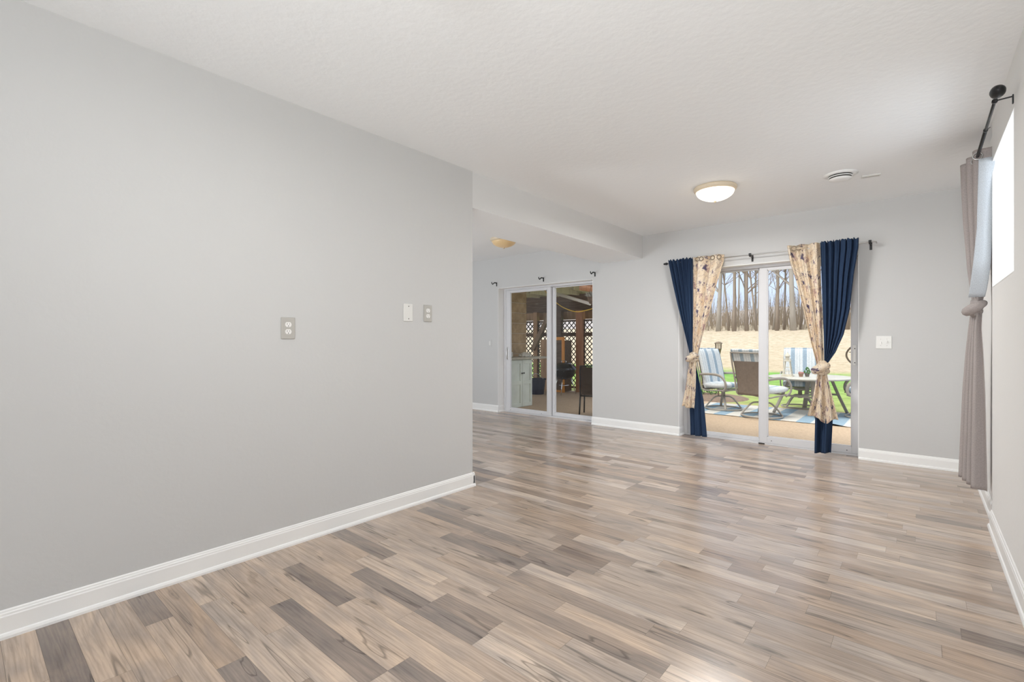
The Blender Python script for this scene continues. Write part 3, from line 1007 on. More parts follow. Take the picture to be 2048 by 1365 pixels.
def lawn_mat():
    m, nt, bs = new_mat('lawn_and_meadow')
    tc = N(nt, 'ShaderNodeTexCoord')
    sp = N(nt, 'ShaderNodeSeparateXYZ')
    nt.links.new(tc.outputs['Object'], sp.inputs[0])
    n1 = N(nt, 'ShaderNodeTexNoise', Scale=0.35, Detail=5.0, Roughness=0.65)
    nt.links.new(tc.outputs['Object'], n1.inputs['Vector'])
    n2 = N(nt, 'ShaderNodeTexNoise', Scale=3.2, Detail=6.0, Roughness=0.7)
    nt.links.new(tc.outputs['Object'], n2.inputs['Vector'])
    ad = N(nt, 'ShaderNodeMath', operation='MULTIPLY_ADD')
    ad.inputs[1].default_value = 7.0
    nt.links.new(n1.outputs['Fac'], ad.inputs[0])
    nt.links.new(sp.outputs['Y'], ad.inputs[2])
    mr = N(nt, 'ShaderNodeMapRange')
    mr.inputs['From Min'].default_value = 10.0
    mr.inputs['From Max'].default_value = 40.0
    nt.links.new(ad.outputs[0], mr.inputs['Value'])
    r = ramp(nt, [(0.05, (0.36, 0.36, 0.16)), (0.22, (0.27, 0.38, 0.12)), (0.45, (0.16, 0.36, 0.075)), (0.52, (0.40, 0.40, 0.22)), (0.57, (0.47, 0.40, 0.295)), (1.0, (0.52, 0.455, 0.355))])
    nt.links.new(mr.outputs[0], r.inputs[0])
    r2 = ramp(nt, [(0.32, (0.70, 0.74, 0.64)), (0.5, (1.0, 0.97, 0.95)), (0.68, (1.2, 1.2, 1.2))])
    nt.links.new(n2.outputs['Fac'], r2.inputs[0])
    mx = N(nt, 'ShaderNodeMix', data_type='RGBA', blend_type='MULTIPLY')
    mx.inputs['Factor'].default_value = 1.0
    nt.links.new(r.outputs[0], mx.inputs['A'])
    nt.links.new(r2.outputs[0], mx.inputs['B'])
    nt.links.new(mx.outputs['Result'], bs.inputs['Base Color'])
    bs.inputs['Roughness'].default_value = 1.0
    bs.inputs['Specular IOR Level'].default_value = 0.1
    return m
M_lawn = lawn_mat()
bm = bmesh.new()
xs = [-60 + 2.0 * i for i in range(46)]
ys = [9.9, 12, 15, 18, 21, 23] + [24 + 1.5 * i for i in range(44)]
gr = [[bm.verts.new((x, y, ground_z(x, y) + (0.06 * noise.noise(Vector((x * .3, y * .3, 0))) if y > 24 else 0))) for x in xs] for y in ys]
for j in range(len(ys) - 1):
    for i in range(len(xs) - 1):
        bm.faces.new((gr[j][i], gr[j][i + 1], gr[j + 1][i + 1], gr[j + 1][i]))
tag(struct(link('lawn', bm, M_lawn, None, True)), 'green lawn rising into a tan meadow up to the woods', 'lawn')

M_patio = simple('tan_concrete', (0.47, 0.355, 0.245), 0.9, bump=0.25, bscale=120, var=0.13, vscale=45)
tag(struct(link('patio', B(-12, 3.2, YB + 0.235, 9.92, PZ - 0.15, PZ), M_patio)), 'tan speckled concrete patio outside both doors', 'patio')

# striped outdoor rug
def stripe_mat(name, period, stops, axis='X', rough=0.9, off=0.0):
    m, nt, bs = new_mat(name)
    tc = N(nt, 'ShaderNodeTexCoord')
    sp = N(nt, 'ShaderNodeSeparateXYZ')
    nt.links.new(tc.outputs['Object'], sp.inputs[0])
    a = N(nt, 'ShaderNodeMath', operation='ADD')
    a.inputs[1].default_value = 50 * period + off
    nt.links.new(sp.outputs[axis], a.inputs[0])
    d = N(nt, 'ShaderNodeMath', operation='DIVIDE')
    d.inputs[1].default_value = period
    nt.links.new(a.outputs[0], d.inputs[0])
    f = N(nt, 'ShaderNodeMath', operation='FRACT')
    nt.links.new(d.outputs[0], f.inputs[0])
    r = ramp(nt, stops, 'CONSTANT')
    nt.links.new(f.outputs[0], r.inputs[0])
    nz = N(nt, 'ShaderNodeTexNoise', Scale=60.0, Detail=3.0)
    nt.links.new(tc.outputs['Object'], nz.inputs['Vector'])
    r2 = ramp(nt, [(0.3, 0.88), (0.7, 1.1)])
    nt.links.new(nz.outputs['Fac'], r2.inputs[0])
    mx = N(nt, 'ShaderNodeMix', data_type='RGBA', blend_type='MULTIPLY')
    mx.inputs['Factor'].default_value = 1.0
    nt.links.new(r.outputs[0], mx.inputs['A'])
    nt.links.new(r2.outputs[0], mx.inputs['B'])
    nt.links.new(mx.outputs['Result'], bs.inputs['Base Color'])
    bs.inputs['Roughness'].default_value = rough
    bs.inputs['Specular IOR Level'].default_value = 0.2
    return m
W_, BL, LB = (0.72, 0.72, 0.68), (0.17, 0.26, 0.35), (0.50, 0.55, 0.57)
M_rug = stripe_mat('rug_stripes', 0.40, [(0.0, (0.60, 0.585, 0.54)), (0.50, (0.27, 0.38, 0.47)), (0.96, (0.50, 0.55, 0.57))], 'X', 0.95, 0.02)
bm = bmesh.new()
nx, ny = 44, 16
rg = [[bm.verts.new((-3.15 + 3.6 * i / nx, 8.24 + 1.5 * j / ny, PZ + 0.006 + 0.010 * max(0, noise.noise(Vector((i * .35, j * .5, 3)))) + (0.03 * max(0, math.sin(i * .55)) * math.exp(-j * 1.2) if i > 24 else 0))) for i in range(nx + 1)] for j in range(ny + 1)]
for j in range(ny):
    for i in range(nx):
        bm.faces.new((rg[j][i], rg[j][i + 1], rg[j + 1][i + 1], rg[j + 1][i]))
o = link('outdoor_rug', bm, M_rug, None, True)
md = o.modifiers.new('thickness', 'SOLIDIFY'); md.thickness = 0.006; md.offset = 1
tag(o, 'blue and white striped outdoor rug on the patio under the table', 'rug')

# ------------------------------------------------------------------ patio furniture
M_cush = stripe_mat('cushion_stripes', 0.19, [(0.0, (0.62, 0.65, 0.66)), (0.18, (0.47, 0.52, 0.55)), (0.24, (0.62, 0.65, 0.66)), (0.42, (0.48, 0.53, 0.56)), (0.48, (0.62, 0.65, 0.66)), (0.62, (0.30, 0.38, 0.45)), (0.96, (0.55, 0.61, 0.65))], 'X', 0.95, 0.035)
M_cushdark = simple('cushion_side_blue', (0.20, 0.29, 0.38), 0.95, var=0.2, vscale=12)
M_sling = simple('brown_sling_back', (0.185, 0.145, 0.115), 0.85, var=0.12, vscale=30)
M_frame = simple('taupe_metal_frame', (0.33, 0.30, 0.26), 0.5, spec=0.4)

def make_patio_chair():
    """faces +Y, local origin on the ground"""
    t = thing('patio_chair', 'x', 'chair')
    w_ = 0.54
    def slab(name, prof, mat, th, wd, bulge=0.02, seg=14):
        """padded slab following a side profile (y, z), thickness th towards its front"""
        bm = bmesh.new()
        P = smooth_curve([(0, a, b) for a, b in prof], 6)
        rows = []
        for i, p in enumerate(P):
            tt = (P[min(i + 1, len(P) - 1)] - P[max(0, i - 1)]).normalized()
            nrm = Vector((0, tt.z, -tt.y))
            e = min(1, min(i, len(P) - 1 - i) / 2.0)
            row = []
            for k in range(seg):
                a = 2 * PI * k / seg
                cx, cy = math.cos(a), math.sin(a)
                sx = math.copysign(abs(cx) ** 0.35, cx) * wd / 2 * (0.985 + 0.015 * e)
                sy = math.copysign(abs(cy) ** 0.55, cy) * th / 2 * (0.55 + 0.45 * e)
                row.append(bm.verts.new(p + Vector((sx, 0, 0)) + nrm * (sy + th / 2)))
            rows.append(row)
        for i in range(len(rows) - 1):
            for k in range(seg):
                bm.faces.new((rows[i][k], rows[i][(k + 1) % seg], rows[i + 1][(k + 1) % seg], rows[i + 1][k]))
        bm.faces.new(rows[0]); bm.faces.new(rows[-1])
        bmesh.ops.recalc_face_normals(bm, faces=bm.faces[:])
        return link(name, bm, mat, t, True)
    # sling back + padded back + flap that folds over the top
    back = [(-0.215, 0.36), (-0.245, 0.55), (-0.300, 0.80), (-0.365, 1.045)]
    slab('sling_back', [(-0.235, 0.34), (-0.265, 0.55), (-0.320, 0.80), (-0.378, 1.02)], M_sling, 0.014, w_ - 0.03)
    slab('back_cushion', [(a, b) for a, b in back], M_cush, 0.085, w_)
    slab('cushion_flap', [(-0.338, 0.86), (-0.372, 0.99), (-0.398, 1.060), (-0.378, 1.082)], M_cush, 0.024, w_ - 0.004)
    slab('seat_cushion', [(-0.22, 0.385), (-0.05, 0.375), (0.16, 0.385), (0.29, 0.40)][::-1], M_cush, 0.095, w_)
    # side piping of the cushions
    # arms
    for s in (-1, 1):
        bm = bmesh.new()
        x = s * (w_ / 2 + 0.035)
        tube(bm, smooth_curve([(x - s * .03, -0.285, 0.60), (x, -0.20, 0.615), (x, 0.02, 0.625), (x, 0.18, 0.60), (x, 0.27, 0.51), (x - s * .01, 0.275, 0.40), (x - s * .03, 0.20, 0.335)], 5), 0.017, 8, flat=(0.7, 1.3))
        link('arm', bm, M_frame, t, True)
    bm = bmesh.new()
    for s in (-1, 1):
        x = s * (w_ / 2 - 0.005)
        tube(bm, smooth_curve([(x, 0.29, 0.365), (x, 0.0, 0.340), (x, -0.22, 0.345), (x, -0.285, 0.58), (x, -0.345, 0.82), (x * .97, -0.395, 1.02)], 5), 0.013, 8)
    tube(bm, [(-w_ / 2, 0.26, 0.355), (w_ / 2, 0.26, 0.355)], 0.012, 8)
    tube(bm, [(-w_ / 2, -0.20, 0.345), (w_ / 2, -0.20, 0.345)], 0.012, 8)
    tube(bm, [(-w_ / 2 * .97, -0.395, 1.02), (w_ / 2 * .97, -0.395, 1.02)], 0.013, 8)
    link('seat_frame', bm, M_frame, t, True)
    bm = bmesh.new()
    lathe(bm, [(0.035, 0.17), (0.032, 0.30), (0.10, 0.315), (0.10, 0.345)], 18)
    link('swivel_post', bm, M_frame, t, True)
    for k in range(4):
        a = PI / 4 + k * PI / 2
        bm = bmesh.new()
        c, s = math.cos(a), math.sin(a)
        tube(bm, smooth_curve([(0.02 * c, 0.02 * s, 0.225), (0.13 * c, 0.13 * s, 0.21), (0.22 * c, 0.22 * s, 0.12), (0.295 * c, 0.295 * s, 0.018)], 5), 0.017, 8, flat=(1.25, 0.75))
        link('leg', bm, M_frame, t, True)
    bm = bmesh.new()
    tube(bm, [(0.295 * math.cos(2 * PI * k / 32), 0.295 * math.sin(2 * PI * k / 32), 0.014) for k in range(33)], 0.013, 8, cap=False)
    link('base_ring', bm, M_frame, t, True)
    return t
pc = make_patio_chair()
spots = [(-2.66, 8.90, (0.93, -0.36), 'white and blue striped patio chair left of the table, seen from its side'),
         (-1.93, 8.42, (0.42, 0.91), 'patio chair with its brown sling back turned to the door, nearest the glass'),
         (-1.66, 10.02, (0.16, -0.99), 'blue and white striped patio chair behind the table, facing the door'),
         (-0.62, 9.32, (-1.0, -0.15), 'patio chair at the right edge of the door, mostly hidden by the door stile')]
for i, (x, y, hd, lab) in enumerate(spots):
    o = pc if i == 0 else copy_tree(pc)
    o.location = (x, y, PZ + 0.02)
    o.rotation_euler = (0, 0, math.atan2(hd[1], hd[0]) - PI / 2)
    tag(o, lab, 'chair', 'padded patio chairs around the oval table')

M_table = simple('pale_grey_table_top', (0.50, 0.49, 0.44), 0.35, var=0.06)
tb = thing('patio_table', 'pale grey oval patio table with curved metal legs on the striped rug', 'table', (-1.40, 9.35, PZ + 0.02), -0.30)
bm = bmesh.new()
prof = [(0.55, 0.575), (0.585, 0.580), (0.60, 0.592), (0.598, 0.606), (0.575, 0.612)]
lathe(bm, prof, 48)
for v in bm.verts:
    v.co.y *= 1.18
link('table_top', bm, M_table, tb, True)
for sx in (-1, 1):
    for sy in (-1, 1):
        bm = bmesh.new()
        tube(bm, smooth_curve([(sx * .18, sy * .30, 0.575), (sx * .20, sy * .33, 0.50), (sx * .25, sy * .40, 0.30), (sx * .34, sy * .50, 0.0)], 6), 0.030, 8, flat=(1.2, 0.6))
        link('leg', bm, M_frame, tb, True)
bm = bmesh.new()
bar(bm, (-0.25, -0.40, 0.30), (0.25, -0.40, 0.30), 0.02, 0.03)
bar(bm, (-0.25, 0.40, 0.30), (0.25, 0.40, 0.30), 0.02, 0.03)
bar(bm, (0, -0.40, 0.30), (0, 0.40, 0.30), 0.02, 0.03)
bar(bm, (-0.20, -0.32, 0.555), (0.20, -0.32, 0.555), 0.02, 0.03)
bar(bm, (-0.20, 0.32, 0.555), (0.20, 0.32, 0.555), 0.02, 0.03)
link('stretcher', bm, M_frame, tb)

ZT = PZ + 0.02 + 0.612
M_white = simple('chalky_white_paint', (0.60, 0.56, 0.46), 0.8, var=0.12, vscale=30)
ln = thing('lantern', 'white tapered lighthouse lantern standing on the patio table', 'lantern', (-1.69, 9.10, ZT))
bm = bmesh.new()
box(bm, -.085, .085, -.085, .085, 0, .014, .003); box(bm, -.070, .070, -.070, .070, .014, .034, .003)
link('base', bm, M_white, ln)
bm = bmesh.new()
for sx in (-1, 1):
    for sy in (-1, 1):
        bar(bm, (sx * .060, sy * .060, .034), (sx * .034, sy * .034, .250), .014, .014)
for z, r in ((.08, .055), (.15, .046)):
    for s in (-1, 1):
        bar(bm, (-r, s * r, z), (r, s * r, z), .008, .008)
        bar(bm, (s * r, -r, z), (s * r, r, z), .008, .008)
link('cage', bm, M_white, ln)
bm = bmesh.new()
box(bm, -.052, .052, -.052, .052, .250, .264, .003)
lathe(bm, [(.030, .264), (.030, .330), (.044, .334), (.044, .345), (.030, .365), (.008, .392), (.003, .410)], 8)
for k in range(8):
    a = 2 * PI * k / 8
    bar(bm, (.048 * math.cos(a), .048 * math.sin(a), .262), (.048 * math.cos(a), .048 * math.sin(a), .300), .005, .005)
link('lamp_room', bm, M_white, ln)
link('candle', lathe(bmesh.new(), [(.024, .034), (.024, .12), (.004, .122)], 14), M_trim, ln)
M_clay = simple('terracotta_clay', (0.33, 0.19, 0.13), 0.8)
M_grey = simple('grey_pot', (0.16, 0.14, 0.12), 0.7)
M_leafg = simple('green_leaf', (0.09, 0.22, 0.06), 0.6, var=0.35, vscale=60)
M_pink = simple('pink_succulent_leaf', (0.46, 0.22, 0.20), 0.6, var=0.2, vscale=60)
def pot(x, y, lab, leafm, tall):
    t = thing('potted_plant', lab, 'plant', (x, y, ZT))
    link('pot', lathe(bmesh.new(), [(.026, 0), (.036, .044), (.040, .046), (.040, .056), (.034, .056), (.033, .048), (0, .048)], 18), M_clay if not tall else M_grey, t)
    bm = bmesh.new()
    rnd = random.Random(4 if tall else 9)
    for k in range(70 if tall else 40):
        a = rnd.uniform(0, 6.28)
        hh = rnd.random()
        if tall:
            r = .042 * (1 - hh) ** .7
            p = Vector((r * math.cos(a), r * math.sin(a), .052 + .10 * hh))
            d = Vector((math.cos(a), math.sin(a), .6)).normalized() * .018
        else:
            r = .036 * rnd.random()
            p = Vector((r * math.cos(a), r * math.sin(a), .050))
            d = Vector((math.cos(a) * r * 12, math.sin(a) * r * 12, .9)).normalized() * rnd.uniform(.02, .036)
        tube(bm, [p, p + d * .6, p + d], [.007, .008, .001], 5)
    link('leaves', bm, leafm, t)
pot(-1.505, 9.16, 'small clay pot with a pink succulent on the patio table', M_pink, False)
pot(-1.425, 9.22, 'small grey pot with a green bushy cactus on the patio table', M_leafg, True)

to = thing('garden_torch', 'dark slatted garden torch standing on the lawn behind the left patio chair', 'torch', (-3.42, 11.1, PZ - 0.03))
link('pole', lathe(bmesh.new(), [(.016, -0.1), (.016, .95)], 10), M_bronze, to)
bm = bmesh.new()
lathe(bm, [(.035, .94), (.045, .98), (.066, 1.08), (.066, 1.085), (.04, 1.085)], 14)
link('bowl', bm, M_bronze, to)
bm = bmesh.new()
for k in range(6):
    a = 2 * PI * k / 6
    bar(bm, (.06 * math.cos(a), .06 * math.sin(a), 1.08), (.064 * math.cos(a), .064 * math.sin(a), 1.20), .012, .012)
link('slats', bm, M_bronze, to)
link('cap', lathe(bmesh.new(), [(.088, 1.195), (.088, 1.205), (.05, 1.235), (.0, 1.245)], 14), M_bronze, to)

# yellow flower clump and mulch bed at the lawn's left edge
M_yel = simple('yellow_blossom', (0.55, 0.50, 0.10), 0.8, var=0.3, vscale=40)
M_mulch = simple('brown_mulch', (0.20, 0.14, 0.10), 0.95, bump=0.4, bscale=40, var=0.3, vscale=20)
fl = thing('flower_clump', 'low clump of yellow flowers in green leaves beside the left patio chair', 'plant', (-3.95, 11.4, PZ - 0.03))
for nm, mt, cnt, z0, z1, sd in (('leaves', M_leafg, 260, .02, .26, 1), ('blossoms', M_yel, 220, .20, .34, 2)):
    bm = bmesh.new()
    rnd = random.Random(sd)
    for k in range(cnt):
        a, r = rnd.uniform(0, 6.28), 0.42 * math.sqrt(rnd.random())
        z = rnd.uniform(z0, z1) * (1 - .5 * (r / .42) ** 2)
        p = Vector((r * math.cos(a), r * math.sin(a), z))
        d = Vector((rnd.uniform(-1, 1), rnd.uniform(-1, 1), rnd.uniform(.2, 1))).normalized() * .05
        tube(bm, [p, p + d * .5, p + d], [.004, .02, .002], 5, flat=(1, .4))
    link(nm, bm, mt, fl)
bm = bmesh.new()
lathe(bm, [(0.0, .04), (.5, .035), (.95, .012), (1.05, -.02)], 28, cap=False)
tag(struct(link('mulch_bed', bm, M_mulch, None, True, (-3.75, 10.9, PZ - 0.03))), 'brown mulch bed at the left lawn edge', 'mulch')

# ------------------------------------------------------------------ under the deck, beyond the far patio door
def wood_mat(name, a, b, axis=(30, 30, 3), rough=0.8):
    m, nt, bs = new_mat(name)
    tc = N(nt, 'ShaderNodeTexCoord')
    mp = N(nt, 'ShaderNodeMapping')
    mp.inputs['Scale'].default_value = axis
    nt.links.new(tc.outputs['Object'], mp.inputs[0])
    nz = N(nt, 'ShaderNodeTexNoise', Scale=1.0, Detail=4.0, Distortion=0.5)
    nt.links.new(mp.outputs[0], nz.inputs['Vector'])
    r = ramp(nt, [(0.3, a), (0.7, b)])
    nt.links.new(nz.outputs['Fac'], r.inputs[0])
    nt.links.new(r.outputs[0], bs.inputs['Base Color'])
    bs.inputs['Roughness'].default_value = rough
    return m
M_wood = wood_mat('weathered_brown_wood', (0.34, 0.20, 0.10), (0.52, 0.33, 0.18))
M_woodd = wood_mat('dark_brown_wood', (0.10, 0.062, 0.038), (0.19, 0.125, 0.078), (3, 30, 30))
M_wooddiag = wood_mat('old_brown_wood', (0.20, 0.135, 0.08), (0.34, 0.24, 0.14))
M_woodr = wood_mat('reddish_brown_wood', (0.42, 0.20, 0.11), (0.56, 0.29, 0.16))
M_woodo = wood_mat('orange_painted_wood', (0.80, 0.30, 0.05), (0.92, 0.42, 0.09))
M_deckb = wood_mat('grey_green_deck_boards', (0.46, 0.44, 0.30), (0.62, 0.59, 0.43), (3, 40, 3))
M_lat = simple('dark_lattice_wood', (0.035, 0.028, 0.022), 0.9)

dk = thing('deck', 'raised wooden deck roof over the patio outside the far door', 'deck', (-7.3, 7.8, PZ))
def dl(name, bm, mat):
    for v in bm.verts:
        v.co -= Vector((-7.3, 7.8, PZ))
    return link(name, bm, mat, dk)
bm = bmesh.new()
yy = 5.95
while yy < 10.1:
    box(bm, -10.5, -4.55, yy, yy + 0.136, 2.20, 2.23)
    yy += 0.142
dl('decking', bm, M_deckb)
for i in range(11):
    x = -10.2 + i * 0.52
    dl('joist', B(x, x + 0.04, 7.6, 10.05, 2.09, 2.20), M_deckb)
dl('beam', B(-10.5, -4.6, 9.90, 10.0, 1.86, 2.10), M_woodd)
dl('beam', B(-10.5, -4.6, 8.62, 8.70, 1.98, 2.12), M_woodd)
dl('beam', B(-10.5, -4.6, 9.98, 10.04, 1.66, 1.86), M_wood)
dl('rim_board', B(-4.58, -4.54, 7.2, 10.05, 2.02, 2.24), M_woodr)

YL = 9.84
def post(x0, x1, y0, y1, mat, z1, label):
    t = link('deck_post', B(x0 - (x0 + x1) / 2, x1 - (x0 + x1) / 2, y0 - (y0 + y1) / 2, y1 - (y0 + y1) / 2, 0, z1 - PZ, 0.004), mat)
    t.location = ((x0 + x1) / 2, (y0 + y1) / 2, PZ)
    tag(t, label, 'post', 'deck posts')
post(-6.29, -6.12, YL - .11, YL + .05, M_woodr, 1.86, 'broad brown deck post between two lattice panels, behind the black chair')
post(-6.90, -6.76, YL - .06, YL + .06, M_woodd, 1.86, 'dark deck post right of the orange cupboard frame')
post(-5.33, -5.17, 9.02, 9.16, M_woodr, 1.98, 'reddish deck post at the right edge of the far door')
post(-7.62, -7.50, YL - .06, YL + .06, M_wood, 1.86, 'brown deck post behind the wooden cupboard, left of the meeting stile')
br = link('deck_brace', bar(bmesh.new(), (-.31, 0, 1.00), (.20, 0, 1.86), 0.11, 0.09, (0, 1, 0)), M_wooddiag)
br.location = (-7.30, YL - 0.085, PZ)
for v in br.data.vertices:
    pass
tag(br, 'slanting brown brace in front of the lattice, above the cabinet counter', 'brace')

def lattice(x0, x1, z0, z1, y, label):
    t = thing('lattice_panel', label, 'lattice', ((x0 + x1) / 2, y, PZ), 0, 'lattice panels under the deck')
    w_, h_ = x1 - x0, z1 - z0
    bm = bmesh.new()
    for sgn in (1, -1):
        c = -h_ if sgn > 0 else 0.0
        k = -h_
        while k < w_ + h_:
            # line x = k + s, z = s (sgn>0)  or  x = k + s, z = h - s
            s0, s1 = max(0, -k), min(h_, w_ - k)
            if s1 - s0 > 0.02:
                p0 = (k + s0 - w_ / 2, 0.012 * sgn, z0 - PZ + (s0 if sgn > 0 else h_ - s0))
                p1 = (k + s1 - w_ / 2, 0.012 * sgn, z0 - PZ + (s1 if sgn > 0 else h_ - s1))
                bar(bm, p0, p1, 0.010, 0.036, (0, 1, 0))
            k += 0.128
    for v in bm.verts:
        v.co.x = min(max(v.co.x, -w_ / 2), w_ / 2)
        v.co.z = min(max(v.co.z, z0 - PZ), z1 - PZ)
    link('slats', bm, M_lat, t)
    bm = bmesh.new()
    for z in (z0, z1):
        box(bm, -w_ / 2, w_ / 2, -0.02, 0.02, z - PZ - 0.02, z - PZ + 0.02)
    for x in (-w_ / 2, w_ / 2):
        box(bm, x - .018, x + .018, -0.02, 0.02, z0 - PZ, z1 - PZ)
    zz = 1.29
    if z0 < zz < z1:
        box(bm, -w_ / 2, w_ / 2, -0.03, 0.03, zz - PZ - 0.05, zz - PZ + 0.04)
    link('lattice_frame', bm, M_woodd, t)
lattice(-9.0, -7.62, 0.0, 1.62, YL, 'dark lattice panel behind the block pillar and cabinet, leftmost')
lattice(-7.50, -6.90, 0.0, 1.62, YL, 'dark lattice panel seen over and left of the orange framed cupboard')
lattice(-6.76, -6.29, 0.0, 1.62, YL, 'dark lattice panel above the kettle grill')
lattice(-6.12, -5.45, 0.0, 1.62, YL, 'narrow dark lattice panel right of the broad brown post')
lattice(-5.45, -4.65, 0.0, 1.62, YL, 'dark lattice panel hidden behind the black chair, right end')

# block pillar and cabinet with counter
def block_mat():
    m, nt, bs = new_mat('rough_tan_block')
    tc = N(nt, 'ShaderNodeTexCoord')
    nz = N(nt, 'ShaderNodeTexNoise', Scale=6.0, Detail=6.0, Roughness=0.7)
    nt.links.new(tc.outputs['Object'], nz.inputs['Vector'])
    r = ramp(nt, [(0.3, (0.27, 0.18, 0.09)), (0.7, (0.50, 0.36, 0.21))])
    nt.links.new(nz.outputs['Fac'], r.inputs[0])
    nt.links.new(r.outputs[0], bs.inputs['Base Color'])
    bs.inputs['Roughness'].default_value = 0.95
    bp = N(nt, 'ShaderNodeBump', Strength=0.6, Distance=0.02)
    nt.links.new(nz.outputs['Fac'], bp.inputs['Height'])
    nt.links.new(bp.outputs[0], bs.inputs['Normal'])
    return m
M_block = block_mat()
M_mortar = simple('pale_mortar', (0.46, 0.38, 0.28), 0.95)
bp_ = thing('block_pillar', 'rough tan concrete block pillar rising to the deck behind the green cabinet', 'pillar', (-6.10, 6.90, PZ))
bm = bmesh.new()
z = 0.0
while z < 2.2:
    box(bm, -0.20, 0.20, -0.42, 0.46, z + .004, min(z + .190, 2.285), 0.012)
    z += 0.196
link('blocks', bm, M_block, bp_)
link('mortar', B(-0.192, 0.192, -0.412, 0.452, 0, 2.285), M_mortar, bp_)

M_cab = simple('pale_green_cabinet_paint', (0.62, 0.66, 0.58), 0.6, var=0.08, vscale=5)
M_counter = simple('weathered_counter', (0.40, 0.37, 0.29), 0.7, var=0.15, vscale=8)
cb_ = thing('outdoor_cabinet', 'pale green two door outdoor cabinet under a weathered counter', 'cabinet', (-5.745, 6.80, PZ))
link('carcass', B(-0.145, 0.125, -0.42, 0.36, 0.0, 0.885), M_cab, cb_)
def cab_door(y0, y1, ky):
    bm = bmesh.new()
    x0, x1 = 0.125, 0.145
    z0, z1 = 0.01, 0.875
    st = 0.055
    for a, b, c, d in ((y0, y0 + st, z0, z1), (y1 - st, y1, z0, z1), (y0 + st, y1 - st, z0, z0 + .07), (y0 + st, y1 - st, z1 - .07, z1), (y0 + st, y1 - st, .42, .49)):
        box(bm, x0, x1, a, b, c, d, 0.002)
    box(bm, x0, x0 + .008, y0 + st, y1 - st, z0 + .07, z1 - .07)
    d = link('door', bm, M_cab, cb_)
    link('knob', lathe(bmesh.new(), [(.006, .145), (.006, .158), (.014, .162), (.014, .172), (.004, .176)], 12, 'X', (0, ky, .63)), M_black, d)
cab_door(-0.415, 0.058, 0.035)
cab_door(0.064, 0.355, 0.088)
link('gap', B(0.124, 0.127, 0.056, 0.066, 0.01, 0.875), M_slot, cb_)
link('counter_top', B(-0.145, 0.20, -0.52, 0.78, 0.885, 0.925, 0.006), M_counter, cb_)
# rag and box on the counter
M_rag = simple('dirty_white_cloth', (0.55, 0.52, 0.44), 0.95, var=0.25, vscale=25)
bm = bmesh.new()
bmesh.ops.create_icosphere(bm, subdivisions=4, radius=1)
for v in bm.verts:
    n_ = noise.noise(v.co * 2.2) * .35 + noise.noise(v.co * 5) * .15
    v.co = Vector((v.co.x * .065 * (1 + n_), v.co.y * .15 * (1 + n_), max(0.0, v.co.z * .055 * (1 + n_) + .03)))
tag(link('rag', bm, M_rag, None, True, (-5.66, 7.02, PZ + .925)), 'crumpled dirty white rag on the weathered counter', 'cloth')
t = link('crate', B(-.06, .06, -.16, .16, 0, .095, .004), M_rag, None, False, (-5.82, 6.62, PZ + .925))
tag(t, 'low pale box on the counter against the block pillar', 'box')

# cupboard with orange frame
cu = thing('wooden_cupboard', 'tall brown wooden cupboard with an orange framed dark screen beside the grill', 'cupboard', (-6.76, 9.45, PZ))
bm = bmesh.new()
box(bm, -0.36, 0.34, 0.0, 0.30, 0.02, 0.06); box(bm, -0.36, 0.34, 0.0, 0.30, 1.20, 1.24)
box(bm, -0.36, -0.33, 0.0, 0.30, 0.06, 1.20); box(bm, 0.31, 0.34, 0.02, 0.30, 0.06, 1.20)
box(bm, -0.33, 0.31, 0.27, 0.30, 0.06, 1.20)
link('carcass', bm, M_woodd, cu)
bm = bmesh.new()
for k in range(3):
    box(bm, -0.36 + k * .113, -0.36 + k * .113 + .110, -0.02, 0.0, 0.0, 1.26, .003)
link('front_boards', bm, M_wood, cu)
bm = bmesh.new()
box(bm, -0.02, 0.275, -0.03, 0.0, 1.245, 1.32, .003); box(bm, 0.275, 0.345, -0.03, 0.0, 0.0, 1.32, .003); box(bm, -0.02, 0.275, -0.03, 0.0, 0.0, 0.05, .003)
link('orange_frame', bm, M_woodo, cu)
link('screen', B(-0.02, 0.275, -0.008, -0.002, 0.05, 1.245), M_woodd, cu)

# kettle grill
M_enamel = simple('black_enamel', (0.015, 0.017, 0.020), 0.18, spec=0.6)
kg = thing('kettle_grill', 'round black kettle grill with silver legs beside the orange framed cupboard', 'grill', (-6.20, 9.10, PZ), 0.4)
R_ = 0.275
link('bowl', lathe(bmesh.new(), [(0.02, 0.345), (0.10, 0.350), (0.19, 0.385), (0.245, 0.45), (R_, 0.555), (R_ + .006, 0.565)], 36), M_enamel, kg, True)
lid = link('lid', lathe(bmesh.new(), [(R_ + .008, 0.562), (R_ + .008, 0.580), (0.262, 0.625), (0.215, 0.680), (0.14, 0.718), (0.06, 0.733), (0.0, 0.735)], 36), M_enamel, kg, True)
bm = bmesh.new()
tube(bm, smooth_curve([(-.05, 0, .733), (-.05, 0, .765), (0, 0, .775), (.05, 0, .765), (.05, 0, .733)], 4), .007, 8)
link('lid_handle', bm, M_chrome, lid, True)
for a in (0.6, 2.7, 4.7):
    bm = bmesh.new()
    tube(bm, [(.17 * math.cos(a), .17 * math.sin(a), .40), (.30 * math.cos(a), .30 * math.sin(a), 0.01)], .011, 8)
    link('leg', bm, M_chrome, kg, True)
link('ash_catcher', lathe(bmesh.new(), [(0.0, .20), (.11, .205), (.12, .22), (.0, .215)], 20, cap=False), M_chrome, kg, True)

